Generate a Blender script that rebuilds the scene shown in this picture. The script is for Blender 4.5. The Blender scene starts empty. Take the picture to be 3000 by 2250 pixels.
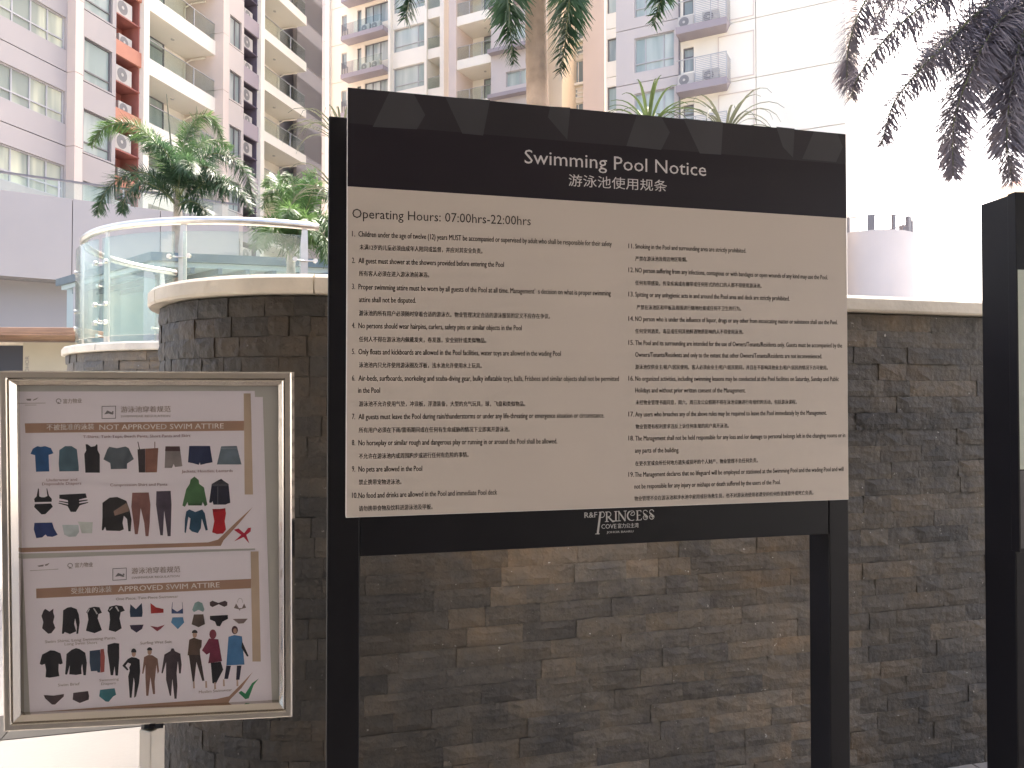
import bpy, bmesh, math, random
from mathutils import Vector, Matrix, noise

random.seed(7)
R = math.radians
SC = bpy.context.scene
COL = SC.collection

# ------------------------------------------------------------------ camera
F, CX, CY, TH, EYE = 2253.0, 1500.0, 1125.0, R(1.017), 1.53     # photo pixels (3000 x 2250)
cam = bpy.data.cameras.new('camera')
cam.sensor_width = 36; cam.lens = 36 * F / 3000; cam.clip_start = 0.05; cam.clip_end = 2000
camo = bpy.data.objects.new('camera', cam); COL.objects.link(camo)
camo.location = (0, 0, EYE); camo.rotation_euler = (R(90) + TH, 0, 0)
SC.camera = camo

# ------------------------------------------------------------------ sky, sun, exposure
SUN_AZ, SUN_EL = R(15), R(54)
w = bpy.data.worlds.new('World'); SC.world = w; w.use_nodes = True
nt = w.node_tree
sky = nt.nodes.new('ShaderNodeTexSky'); sky.sky_type = 'NISHITA'; sky.sun_disc = False
sky.sun_elevation = SUN_EL; sky.sun_rotation = SUN_AZ
sky.dust_density = 9.0; sky.air_density = 0.8; sky.ozone_density = 0.6
nt.links.new(sky.outputs[0], nt.nodes['Background'].inputs[0])
nt.nodes['Background'].inputs[1].default_value = 0.15
sun = bpy.data.lights.new('sun', 'SUN'); sun.energy = 2.0; sun.angle = R(0.6); sun.color = (1, .95, .88)
suno = bpy.data.objects.new('sun', sun); COL.objects.link(suno)
sd = Vector((math.sin(SUN_AZ) * math.cos(SUN_EL), math.cos(SUN_AZ) * math.cos(SUN_EL), math.sin(SUN_EL)))
suno.rotation_euler = (-sd).to_track_quat('-Z', 'Y').to_euler(); suno.location = (20, 10, 40)
vs = SC.view_settings
vs.view_transform = 'Standard'; vs.look = 'None'; vs.gamma = 1; vs.use_curve_mapping = False
vs.exposure = 2.72
SC.render.engine = 'CYCLES'
SC.cycles.use_denoising = True
SC.cycles.max_bounces = 8; SC.cycles.diffuse_bounces = 5; SC.cycles.transparent_max_bounces = 24
SC.cycles.caustics_reflective = False; SC.cycles.caustics_refractive = False
SC.cycles.sample_clamp_indirect = 6

# ------------------------------------------------------------------ helpers
CT, ST = math.cos(TH), math.sin(TH)
CAMP = Vector((0, 0, EYE))
def ray(px, py):
    x, z = (px - CX) / F, -(py - CY) / F
    return Vector((x, CT - z * ST, ST + z * CT))
def at_depth(px, py, Y):
    d = ray(px, py); return CAMP + d * (Y / d.y)
def on_z(px, py, z=0.0):
    d = ray(px, py); return CAMP + d * ((z - EYE) / d.z)
def proj(p):
    v = Vector(p) - CAMP
    yc, zc = v.y * CT + v.z * ST, -v.y * ST + v.z * CT
    if yc < .05: return (-9999, -9999)
    return (CX + F * v.x / yc, CY - F * zc / yc)
def plane_local(M, px, py, y=0.0):
    """photo pixel -> local (x, z) on the plane local-y = y of frame M"""
    Mi = M.inverted(); o = Mi @ CAMP; d = Mi.to_3x3() @ ray(px, py)
    t = (y - o.y) / d.y; p = o + d * t
    return p.x, p.z
def frameM(loc, rz): return Matrix.Translation(Vector(loc)) @ Matrix.Rotation(rz, 4, 'Z')

def tag(o, label=None, cat=None, group=None, kind=None):
    if label: o['label'] = label
    if cat: o['category'] = cat
    if group: o['group'] = group
    if kind: o['kind'] = kind
    return o
def thing(name, label, cat, loc=(0, 0, 0), rz=0.0, group=None, M=None):
    o = bpy.data.objects.new(name, None); COL.objects.link(o)
    o.empty_display_size = .2
    o.matrix_world = M if M is not None else frameM(loc, rz)
    return tag(o, label, cat, group)
def copy_tree(o, parent=None):
    c = o.copy(); COL.objects.link(c); c.parent = parent
    for ch in o.children: copy_tree(ch, c)
    return c

class MB:
    def __init__(s): s.v = []; s.f = []; s.smooth = False
    def box(s, x0, x1, y0, y1, z0, z1):
        n = len(s.v)
        s.v += [(x, y, z) for z in (z0, z1) for y in (y0, y1) for x in (x0, x1)]
        s.f += [tuple(n + i for i in q) for q in ((0, 2, 3, 1), (4, 5, 7, 6), (0, 1, 5, 4), (2, 6, 7, 3), (0, 4, 6, 2), (1, 3, 7, 5))]
        return s
    def quad(s, *p):
        n = len(s.v); s.v += [tuple(q) for q in p]; s.f.append(tuple(range(n, n + len(p)))); return s
    def hole(s, x0, x1, z0, z1, a0, a1, b0, b1, y0, y1):
        s.box(x0, x1, y0, y1, z0, b0); s.box(x0, x1, y0, y1, b1, z1)
        s.box(x0, a0, y0, y1, b0, b1); s.box(a1, x1, y0, y1, b0, b1); return s
    def prism(s, pts, z0, z1):                      # polygon in xy, counter-clockwise
        n = len(s.v); m = len(pts)
        s.v += [(p[0], p[1], z0) for p in pts] + [(p[0], p[1], z1) for p in pts]
        s.f.append(tuple(range(n + m - 1, n - 1, -1))); s.f.append(tuple(range(n + m, n + 2 * m)))
        for i in range(m):
            j = (i + 1) % m; s.f.append((n + i, n + j, n + m + j, n + m + i))
        return s
    def tube(s, pts, r, k=8, cap=True):
        pts = [Vector(p) for p in pts]; n0 = len(s.v); rr = r if isinstance(r, (list, tuple)) else [r] * len(pts)
        up = Vector((0, 0, 1))
        for i, p in enumerate(pts):
            t = (pts[min(i + 1, len(pts) - 1)] - pts[max(i - 1, 0)]).normalized()
            a = t.cross(up if abs(t.z) < .95 else Vector((1, 0, 0))).normalized(); b = t.cross(a)
            for j in range(k):
                th = 2 * math.pi * j / k
                s.v.append(tuple(p + (a * math.cos(th) + b * math.sin(th)) * rr[i]))
        for i in range(len(pts) - 1):
            for j in range(k):
                j2 = (j + 1) % k
                s.f.append((n0 + i * k + j, n0 + i * k + j2, n0 + (i + 1) * k + j2, n0 + (i + 1) * k + j))
        if cap:
            s.f.append(tuple(n0 + j for j in range(k - 1, -1, -1)))
            s.f.append(tuple(n0 + (len(pts) - 1) * k + j for j in range(k)))
        return s
    def build(s, name, mat, parent=None, xf=None, smooth=False, bevel=0, kind=None, seg=2):
        me = bpy.data.meshes.new(name)
        me.from_pydata([tuple(xf @ Vector(v)) for v in s.v] if xf is not None else s.v, [], s.f)
        me.materials.append(mat); me.update()
        if smooth: me.shade_smooth()
        return link(name, me, parent, bevel, kind, seg)
def link(name, me, parent=None, bevel=0, kind=None, seg=2):
    o = bpy.data.objects.new(name, me); COL.objects.link(o)
    if parent is not None: o.parent = parent
    if bevel:
        b = o.modifiers.new('bevel', 'BEVEL'); b.width = bevel; b.segments = seg; b.limit_method = 'ANGLE'; b.angle_limit = R(40)
    if kind: o['kind'] = kind
    return o

# ------------------------------------------------------------------ materials
def mat(name, col, rough=.6, metal=0.0, spec=.5, var=.12, vscale=3.0, bump=0.0, bscale=60.0, coat=0.0, coords='Object', tint=None, streak=0.0):
    m = bpy.data.materials.new(name); m.use_nodes = True
    n, l = m.node_tree.nodes, m.node_tree.links
    b = n['Principled BSDF']
    b.inputs['Roughness'].default_value = rough; b.inputs['Metallic'].default_value = metal
    b.inputs['Specular IOR Level'].default_value = spec; b.inputs['Coat Weight'].default_value = coat
    tc = n.new('ShaderNodeTexCoord')
    no = n.new('ShaderNodeTexNoise'); no.inputs['Scale'].default_value = vscale; no.inputs['Detail'].default_value = 6
    l.new(tc.outputs[coords], no.inputs['Vector'])
    if streak:
        mp = n.new('ShaderNodeMapping'); mp.inputs['Scale'].default_value = (1, 1, streak)
        l.new(tc.outputs[coords], mp.inputs[0]); l.new(mp.outputs[0], no.inputs['Vector'])
    cr = n.new('ShaderNodeValToRGB')
    t = tint or col
    cr.color_ramp.elements[0].position = .3; cr.color_ramp.elements[1].position = .72
    cr.color_ramp.elements[0].color = (*[c * (1 - var) for c in t], 1)
    cr.color_ramp.elements[1].color = (*[min(1, c * (1 + var)) for c in col], 1)
    l.new(no.outputs['Fac'], cr.inputs[0]); l.new(cr.outputs[0], b.inputs['Base Color'])
    if bump:
        n2 = n.new('ShaderNodeTexNoise'); n2.inputs['Scale'].default_value = bscale; n2.inputs['Detail'].default_value = 8
        l.new(tc.outputs[coords], n2.inputs['Vector'])
        bp = n.new('ShaderNodeBump'); bp.inputs['Strength'].default_value = bump; bp.inputs['Distance'].default_value = .02
        l.new(n2.outputs['Fac'], bp.inputs['Height']); l.new(bp.outputs[0], b.inputs['Normal'])
    return m
def flat(name, col, rough=.5, spec=.3): return mat(name, col, rough, spec=spec, var=.04, vscale=40)
def glassmat(name, tint, refl=1.0, rough=.02, haze=0.0, hazecol=(.7, .8, .78)):
    m = bpy.data.materials.new(name); m.use_nodes = True
    n, l = m.node_tree.nodes, m.node_tree.links
    n.remove(n['Principled BSDF'])
    tr = n.new('ShaderNodeBsdfTransparent'); tr.inputs[0].default_value = (*tint, 1)
    gl = n.new('ShaderNodeBsdfGlossy'); gl.inputs['Roughness'].default_value = rough
    lw = n.new('ShaderNodeLayerWeight'); lw.inputs[0].default_value = .5
    pw = n.new('ShaderNodeMath'); pw.operation = 'POWER'; pw.inputs[1].default_value = 5; l.new(lw.outputs['Facing'], pw.inputs[0])
    mu = n.new('ShaderNodeMath'); mu.operation = 'MULTIPLY_ADD'; mu.inputs[1].default_value = .9 * min(1, refl); mu.inputs[2].default_value = .04 * refl; l.new(pw.outputs[0], mu.inputs[0])
    mx = n.new('ShaderNodeMixShader'); l.new(mu.outputs[0], mx.inputs[0])
    src = tr.outputs[0]
    if haze:
        tc = n.new('ShaderNodeTexCoord'); no = n.new('ShaderNodeTexNoise'); no.inputs['Scale'].default_value = 3.5
        l.new(tc.outputs['Object'], no.inputs['Vector'])
        df = n.new('ShaderNodeBsdfTranslucent'); df.inputs[0].default_value = (*hazecol, 1)
        m2 = n.new('ShaderNodeMixShader'); mm = n.new('ShaderNodeMath'); mm.operation = 'MULTIPLY'; mm.inputs[1].default_value = haze * 2
        l.new(no.outputs['Fac'], mm.inputs[0]); l.new(mm.outputs[0], m2.inputs[0])
        l.new(tr.outputs[0], m2.inputs[1]); l.new(df.outputs[0], m2.inputs[2]); src = m2.outputs[0]
    l.new(src, mx.inputs[1]); l.new(gl.outputs[0], mx.inputs[2])
    l.new(mx.outputs[0], n['Material Output'].inputs[0])
    return m
def windowmat(name, base, reflect_col, sc):
    """far window pane: glossy, with upright reflection streaks put into its colour"""
    m = mat(name, base, .12, spec=.4, var=.1)
    n, l = m.node_tree.nodes, m.node_tree.links
    b = n['Principled BSDF']; tc = n['Texture Coordinate']
    mp = n.new('ShaderNodeMapping'); mp.inputs['Scale'].default_value = (sc, sc, sc * .12); l.new(tc.outputs['Object'], mp.inputs[0])
    no = n.new('ShaderNodeTexNoise'); no.inputs['Scale'].default_value = 1.0; no.inputs['Detail'].default_value = 3; l.new(mp.outputs[0], no.inputs['Vector'])
    cr = n.new('ShaderNodeValToRGB'); cr.color_ramp.elements[0].position = .42; cr.color_ramp.elements[1].position = .62
    cr.color_ramp.elements[0].color = (*base, 1); cr.color_ramp.elements[1].color = (*reflect_col, 1)  # pale streaks in the pane colour stand in for reflections
    l.new(no.outputs['Fac'], cr.inputs[0]); l.new(cr.outputs[0], b.inputs['Base Color'])
    return m
def stonemat():
    m = mat('split_stone', (.2, .19, .17), .62, spec=.45, bump=.55, bscale=38)
    n, l = m.node_tree.nodes, m.node_tree.links
    b = n['Principled BSDF']; tc = n['Texture Coordinate']
    oi = n.new('ShaderNodeObjectInfo'); at = n.new('ShaderNodeAttribute'); at.attribute_name = 'tone'
    ad = n.new('ShaderNodeMath'); ad.operation = 'ADD'; l.new(oi.outputs['Random'], ad.inputs[0]); l.new(at.outputs['Fac'], ad.inputs[1])
    fr = n.new('ShaderNodeMath'); fr.operation = 'FRACT'; l.new(ad.outputs[0], fr.inputs[0])
    geo = n.new('ShaderNodeNewGeometry')
    big = n.new('ShaderNodeTexNoise'); big.inputs['Scale'].default_value = 1.3; big.inputs['Detail'].default_value = 3; l.new(geo.outputs['Position'], big.inputs['Vector'])
    mid = n.new('ShaderNodeTexNoise'); mid.inputs['Scale'].default_value = 11; mid.inputs['Detail'].default_value = 10; mid.inputs['Roughness'].default_value = .62; l.new(geo.outputs['Position'], mid.inputs['Vector'])
    s1 = n.new('ShaderNodeMath'); s1.operation = 'MULTIPLY_ADD'; s1.inputs[1].default_value = .26; l.new(fr.outputs[0], s1.inputs[0]); l.new(big.outputs['Fac'], s1.inputs[2])
    s2 = n.new('ShaderNodeMath'); s2.operation = 'MULTIPLY_ADD'; s2.inputs[1].default_value = .75; l.new(mid.outputs['Fac'], s2.inputs[0]); l.new(s1.outputs[0], s2.inputs[2])
    mr = n.new('ShaderNodeMapRange'); mr.inputs['From Min'].default_value = .58; mr.inputs['From Max'].default_value = 1.42; l.new(s2.outputs[0], mr.inputs[0])
    cr = n.new('ShaderNodeValToRGB'); e = cr.color_ramp.elements
    e[0].position = 0; e[0].color = (0.048, 0.046, 0.045, 1); e[1].position = 1; e[1].color = (0.225, 0.158, 0.094, 1)
    for p, c in ((.3, (0.088, 0.082, 0.075, 1)), (.5, (0.130, 0.115, 0.095, 1)), (.7, (0.168, 0.136, 0.100, 1))):
        k = e.new(p); k.color = c
    l.new(mr.outputs[0], cr.inputs[0])
    # pale mineral flecks
    vo = n.new('ShaderNodeTexNoise'); vo.inputs['Scale'].default_value = 55; vo.inputs['Detail'].default_value = 2; l.new(geo.outputs['Position'], vo.inputs['Vector'])
    fl = n.new('ShaderNodeValToRGB'); fl.color_ramp.elements[0].position = .72; fl.color_ramp.elements[1].position = .78; l.new(vo.outputs['Fac'], fl.inputs[0])
    mx = n.new('ShaderNodeMix'); mx.data_type = 'RGBA'; l.new(fl.outputs[0], mx.inputs[0]); l.new(cr.outputs[0], mx.inputs[6]); mx.inputs[7].default_value = (.5, .48, .44, 1)
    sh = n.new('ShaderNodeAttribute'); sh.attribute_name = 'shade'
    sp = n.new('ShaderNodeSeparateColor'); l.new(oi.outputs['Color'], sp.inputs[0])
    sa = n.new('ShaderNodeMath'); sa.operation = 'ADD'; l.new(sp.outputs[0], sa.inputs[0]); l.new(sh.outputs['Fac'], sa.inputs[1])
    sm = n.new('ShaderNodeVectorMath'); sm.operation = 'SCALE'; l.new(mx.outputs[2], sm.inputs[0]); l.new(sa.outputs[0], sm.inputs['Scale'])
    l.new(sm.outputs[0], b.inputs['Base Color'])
    return m
def leafmat(name, col, col2, trans=.35):
    m = bpy.data.materials.new(name); m.use_nodes = True
    n, l = m.node_tree.nodes, m.node_tree.links
    b = n['Principled BSDF']; b.inputs['Roughness'].default_value = .45
    geo = n.new('ShaderNodeNewGeometry'); no = n.new('ShaderNodeTexNoise'); no.inputs['Scale'].default_value = 2.2; no.inputs['Detail'].default_value = 4
    l.new(geo.outputs['Position'], no.inputs['Vector'])
    cr = n.new('ShaderNodeValToRGB'); cr.color_ramp.elements[0].position = .35; cr.color_ramp.elements[1].position = .65
    cr.color_ramp.elements[0].color = (*col, 1); cr.color_ramp.elements[1].color = (*col2, 1)
    l.new(no.outputs['Fac'], cr.inputs[0]); l.new(cr.outputs[0], b.inputs['Base Color'])
    t = n.new('ShaderNodeBsdfTranslucent'); l.new(cr.outputs[0], t.inputs[0])
    mx = n.new('ShaderNodeMixShader'); mx.inputs[0].default_value = trans
    l.new(b.outputs[0], mx.inputs[1]); l.new(t.outputs[0], mx.inputs[2]); l.new(mx.outputs[0], n['Material Output'].inputs[0])
    return m

M = {}
M['tile'] = mat('floor_tile', (.30, .285, .265), .4, var=.07, vscale=1.2, bump=.06)
M['strip'] = mat('granite_strip', (.045, .041, .035), .5, var=.15, vscale=14)
M['grass'] = mat('lawn_ground', (.30, .29, .26), .9, var=.15, vscale=.2)
M['soil'] = mat('soil', (.08, .06, .045), .95, var=.3, vscale=8, bump=.5)
M['ceiling'] = mat('ceiling_plaster', (.62, .60, .57), .8, var=.05)
M['lobby'] = mat('lobby_plaster', (.50, .46, .42), .7, var=.08, vscale=.6)
M['coping'] = mat('coping_stone', (.62, .56, .46), .55, var=.18, vscale=5, bump=.18, bscale=45)
M['stone'] = stonemat()
M['mortar'] = mat('wall_core', (.05, .05, .05), .9, var=.2, vscale=8)
M['black'] = mat('black_powdercoat', (.007, .007, .010), .4, spec=.22, var=.2, vscale=5, bump=.02, bscale=300)
M['header'] = mat('header_vinyl', (.014, .011, .018), .32, spec=.3, var=.12, vscale=3)
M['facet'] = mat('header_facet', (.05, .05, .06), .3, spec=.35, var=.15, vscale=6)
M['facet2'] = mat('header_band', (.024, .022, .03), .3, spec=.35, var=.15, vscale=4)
M['beige'] = mat('beige_panel', (.55, .495, .455), .34, spec=.35, var=.025, vscale=2.0)
M['edge'] = flat('panel_edge', (.75, .73, .74), .4)
M['ink'] = flat('black_ink', (.03, .024, .022), .5)
M['silver'] = mat('silver_vinyl', (.62, .60, .62), .4, metal=.0, var=.05)
M['silver_dim'] = mat('silver_logo', (.45, .45, .45), .4, var=.05)
M['chrome'] = mat('polished_steel', (.66, .62, .57), .13, metal=1.0, var=.06, vscale=4, bump=.01, bscale=20)
M['steel'] = mat('brushed_steel', (.60, .57, .53), .28, metal=1.0, var=.1, vscale=10)
M['steel_m'] = mat('satin_steel', (.55, .52, .47), .4, metal=.6, var=.12, vscale=10)
M['matboard'] = mat('grey_backing', (.46, .45, .42), .6, var=.05)
M['paper'] = mat('poster_paper', (.77, .715, .775), .42, spec=.3, var=.03, vscale=6, bump=.03, bscale=8)
M['bronze'] = mat('bronze_print', (.36, .215, .15), .45, var=.12, vscale=12)
M['bronze2'] = mat('pale_bronze_print', (.47, .36, .27), .45, var=.14, vscale=12)
M['acrylic'] = glassmat('acrylic_cover', (.97, .97, .97), .8, .03)
M['glass'] = glassmat('balustrade_glass', (.86, .93, .92), 1.1, .01, .05)
M['glass_far'] = glassmat('balcony_glass', (.88, .92, .90), 1.0, .02, .03, (.6, .66, .62))
M['pane'] = windowmat('window_pane', (.26, .30, .295), (.48, .50, .48), 1.6)
M['pane2'] = windowmat('window_pane_pale', (.30, .36, .34), (.52, .56, .52), .8)
M['pane3'] = windowmat('window_pane_yellow', (.30, .33, .29), (.66, .66, .50), 1.0)
M['wframe'] = mat('window_frame', (.16, .15, .16), .5, var=.05)
M['wframe_w'] = mat('window_frame_pale', (.42, .41, .42), .5, var=.05)
M['lilac'] = mat('lilac_paint', (.385, .35, .345), .75, var=.05, vscale=.25)
M['lilac2'] = mat('lilac_grey_paint', (.53, .475, .45), .75, var=.05, vscale=.25)
M['white'] = mat('white_paint', (.82, .765, .67), .7, var=.04, vscale=.3)
M['cream'] = mat('cream_paint', (.80, .70, .57), .75, var=.05, vscale=.25)
M['pink'] = mat('pale_pink_paint', (.62, .52, .47), .75, var=.05, vscale=.25)
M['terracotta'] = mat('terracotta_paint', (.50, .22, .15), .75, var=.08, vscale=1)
M['terra_shade'] = mat('terracotta_in_shade', (.36, .135, .11), .8, var=.1, vscale=1)  # terracotta darkened for the recess interior, its shade put into the colour
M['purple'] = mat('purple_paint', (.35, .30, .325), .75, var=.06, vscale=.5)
M['purple_shade'] = mat('purple_in_shade', (.13, .105, .14), .8, var=.08)  # shade of the recess put into a darker copy of the purple
M['ledge'] = mat('ledge_paint', (.32, .28, .30), .75, var=.06, vscale=.5)
M['ac'] = mat('ac_casing', (.50, .47, .43), .5, var=.05)
M['acfan'] = mat('ac_fan', (.22, .21, .21), .6, var=.1)
M['podium'] = mat('podium_panel', (.38, .335, .32), .25, var=.10, vscale=.22, spec=.6)
M['podium2'] = mat('podium_wall', (.30, .275, .275), .6, var=.06, vscale=.3)
M['roofedge'] = mat('pavilion_fascia', (.12, .16, .18), .4, var=.1)
M['soffit'] = mat('pavilion_soffit', (.42, .50, .50), .5, var=.1, vscale=.6)
M['timber'] = mat('timber_fascia', (.27, .15, .09), .5, var=.25, vscale=3, streak=12)
M['kiosk'] = mat('kiosk_panel', (.42, .38, .29), .6, var=.04)
M['navy'] = mat('dark_opening', (.018, .018, .028), .3, var=.1)
M['tower'] = mat('tower_render', (.50, .45, .44), .8, var=.05, vscale=.4)
M['trunk'] = mat('palm_trunk', (.34, .24, .16), .85, var=.25, vscale=5, bump=.5, bscale=30)
M['trunk2'] = mat('pale_trunk', (.42, .37, .32), .8, var=.2, vscale=6, bump=.3, bscale=25)
M['rachis'] = mat('frond_stem', (.20, .22, .10), .6, var=.2)
M['leafA'] = leafmat('palm_leaf_dark', (.030, .065, .034), (.075, .135, .06))
M['leafB'] = leafmat('palm_leaf_mid', (.045, .095, .03), (.13, .22, .07))
M['leafC'] = leafmat('palm_leaf_flare', (.20, .175, .195), (.30, .27, .28), .65)  # pale veil of flare put into the leaf colour
M['leafD'] = leafmat('strap_leaf', (.05, .09, .025), (.12, .17, .06), .3)
M['leafE'] = leafmat('strap_leaf_grey', (.10, .11, .07), (.17, .18, .12), .35)

# ------------------------------------------------------------------ setting
def ground_sheet(name, x0, x1, y0, y1, z, m):
    o = MB().quad((x0, y0, z), (x1, y0, z), (x1, y1, z), (x0, y1, z)).build(name, m); o['kind'] = 'structure'; return o
ground_sheet('ground', -400, 400, -200, 600, -.006, M['grass'])
floor = tag(bpy.data.objects.new('pavement', None), kind='structure'); COL.objects.link(floor)
A = on_z(0, 2172); B = on_z(415, 2130)
d = (B - A).normalized(); nrm = Vector((-d.y, d.x, 0))
TS = .80                                             # tiles laid parallel to the drain strip
org = A + nrm * .0
tile_me = None
def local(u, v, z=0.0): p = org + d * u + nrm * v; return (p.x, p.y, z)
tm = MB(); g = .003
tm.v = []; 
def tile_mesh(L, W):
    t = MB(); t.box(g, L - g, g, W - g, -.004, .004); return t
rz_t = math.atan2(d.y, d.x)
tmesh = None
for iv in range(-9, 3):
    for iu in range(-6, 9):
        v0 = iv * TS if iv < 0 else iv * TS + .30
        if tmesh is None:
            o = tile_mesh(TS, TS).build('floor_tile', M['tile'], floor, bevel=.002, seg=1); tmesh = o.data
        else:
            o = link('floor_tile', tmesh, floor)
            b = o.modifiers.new('bevel', 'BEVEL'); b.width = .002; b.segments = 1
        p = local(iu * TS, v0); o.location = (p[0], p[1], 0); o.rotation_euler = (0, 0, rz_t)
sl = None
for iu in range(-10, 8):
    if sl is None:
        o = tile_mesh(.6, .30).build('drain_slab', M['strip'], floor); sl = o.data
    else: o = link('drain_slab', sl, floor)
    p = local(iu * .6, 0); o.location = (p[0], p[1], .001); o.rotation_euler = (0, 0, rz_t)

# sheltered walkway the camera stands under: ceiling and lobby wall behind
o = MB().box(-6, 6, -5, 2.1, 3.2, 3.6).build('ceiling', M['ceiling']); o['kind'] = 'structure'
o = MB().box(-6, 6, -5.3, -5, 0, 3.6).build('wall_behind', M['lobby']); o['kind'] = 'structure'
for x in (-5.6, 5.6):
    o = thing('canopy_column', 'square plaster column holding the walkway canopy %s of the camera' % ('left' if x < 0 else 'right'), 'column', (x, 1.6, 0))
    MB().box(-.25, .25, -.25, .25, .06, 3.25).build('shaft', M['ceiling'], o, bevel=.01)
    MB().box(-.3, .3, -.3, .3, 0, .06).build('plinth', M['strip'], o)

# ------------------------------------------------------------------ split-stone planter wall
WC = Vector((-.716, 3.255, 0)); WR = .70; WA = R(15); HW = 1.873; TOPW = 1.937
T0 = WC + Vector((math.sin(WA), -math.cos(WA), 0)) * WR
WD = Vector((math.cos(WA), math.sin(WA), 0))
def wall_at(s, off=0.0):
    """point and tangent angle on the wall face at arc length s (off = outward)"""
    if s >= 0:
        return T0 + WD * s + Vector((math.sin(WA), -math.cos(WA), 0)) * off, WA
    a = R(-75) + s / WR
    return WC + Vector((math.cos(a), math.sin(a), 0)) * (WR + off), a + R(90)
SIGNQ = [(1015, 255), (2480, 393), (2490, 1470), (1010, 1520)]
def inside(p, q):
    c = False; n = len(q)
    for i in range(n):
        x1, y1 = q[i]; x2, y2 = q[(i + 1) % n]
        if (y1 > p[1]) != (y2 > p[1]) and p[0] < (x2 - x1) * (p[1] - y1) / (y2 - y1) + x1: c = not c
    return c
def hidden_px(p):
    if not (-60 < p[0] < 3060 and -60 < p[1] < 2310): return True
    if inside(p, SIGNQ) or (p[0] < 800 and 1130 < p[1] < 2080): return True
    if 1000 < p[0] < 1040 and p[1] > 300: return True
    return False
def stone_variant(L, H, seed, depth=.05):
    rnd = random.Random(seed); nx = max(3, int(L / .045)); nz = 3
    b = MB(); gx, gz = .0004, .0003
    idx = {}
    for j in range(nz + 1):
        for i in range(nx + 1):
            x = -L / 2 + gx + (L - 2 * gx) * i / nx; z = gz + (H - 2 * gz) * j / nz
            edge = i in (0, nx) or j in (0, nz)
            y = -.002 - rnd.uniform(.0, .004) if edge else -.004 - rnd.uniform(0, .006)
            if edge: x += rnd.uniform(-.001, .001); z += rnd.uniform(-.0012, .0012)
            idx[i, j] = len(b.v); b.v.append((x, y, z))
    for j in range(nz):
        for i in range(nx):
            q = (idx[i, j], idx[i + 1, j], idx[i + 1, j + 1], idx[i, j + 1])
            if (i + j) % 2: b.f += [(q[0], q[1], q[2]), (q[0], q[2], q[3])]
            else: b.f += [(q[0], q[1], q[3]), (q[1], q[2], q[3])]
    loop = [idx[i, 0] for i in range(nx + 1)] + [idx[nx, j] for j in range(1, nz + 1)] + [idx[i, nz] for i in range(nx - 1, -1, -1)] + [idx[0, j] for j in range(nz - 1, 0, -1)]
    n0 = len(b.v)
    for k in loop: x, y, z = b.v[k]; b.v.append((x, depth, z))
    m = len(loop)
    for k in range(m): k2 = (k + 1) % m; b.f.append((loop[k], n0 + k, n0 + k2, loop[k2]))
    return b
def stone_set(lengths, H, nvar, seed):
    out = {}
    for L in lengths:
        out[L] = []
        for q in range(nvar):
            b = stone_variant(L, H, seed + int(L * 1000) + q)
            me = bpy.data.meshes.new('stone'); me.from_pydata(b.v, [], b.f); me.materials.append(M['stone']); me.update()
            out[L].append((me, b))
    return out
def place_stones(root, items, cap):
    """items: (px area, visible, meshset, matrix). visible largest -> parts, rest one stuff part"""
    Mi = root.matrix_world.inverted()
    vis = sorted([i for i in items if i[1]], key=lambda t: -t[0])
    rest = vis[cap:] + [i for i in items if not i[1]]
    for it in vis[:cap]:
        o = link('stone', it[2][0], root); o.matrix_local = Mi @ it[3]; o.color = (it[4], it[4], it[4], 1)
    if rest:
        big = MB(); tone = []; shade = []
        for it in rest:
            n = len(big.v); mm = Mi @ it[3]
            big.v += [tuple(mm @ Vector(v)) for v in it[2][1].v]; big.f += [tuple(n + k for k in f) for f in it[2][1].f]
            tone += [random.random()] * len(it[2][1].v); shade += [it[4]] * len(it[2][1].v)
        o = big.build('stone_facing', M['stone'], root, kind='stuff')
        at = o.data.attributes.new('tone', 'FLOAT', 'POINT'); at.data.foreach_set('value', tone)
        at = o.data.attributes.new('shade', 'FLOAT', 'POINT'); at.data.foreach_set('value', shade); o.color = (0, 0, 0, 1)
planter = thing('planter_wall', 'long dark split-stone planter wall with rounded left end behind the big notice sign', 'wall', (T0.x, T0.y, 0), WA)
PM = planter.matrix_world.copy()
# core behind the stones
core = MB(); pts_f, pts_b = [], []
ss = [-WR * R(190) + WR * R(190) * i / 30 for i in range(31)] + [4.6]
PMi = PM.inverted()
ring = [PMi @ wall_at(s, -.035)[0] for s in ss]
back = [PMi @ wall_at(s, -.30)[0] for s in reversed(ss)]
core.prism([(p.x, p.y) for p in ring + back], 0, HW - .005)
core.build('wall_core', M['mortar'], planter)
CH = .0667; NC = 28
sets_s = stone_set((.13, .20, .27, .34), CH, 5, 10); sets_a = stone_set((.07, .10, .135), CH, 5, 700)
def shade_at(s_, z):                 # colour multiplier along the wall: low at the rounded end, highest mid-straight
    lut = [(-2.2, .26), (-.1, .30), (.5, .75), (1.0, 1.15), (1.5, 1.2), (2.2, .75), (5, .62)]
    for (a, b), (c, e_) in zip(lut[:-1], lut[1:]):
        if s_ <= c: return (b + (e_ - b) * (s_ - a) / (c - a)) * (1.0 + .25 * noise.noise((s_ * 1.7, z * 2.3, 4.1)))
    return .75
items = []
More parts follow.
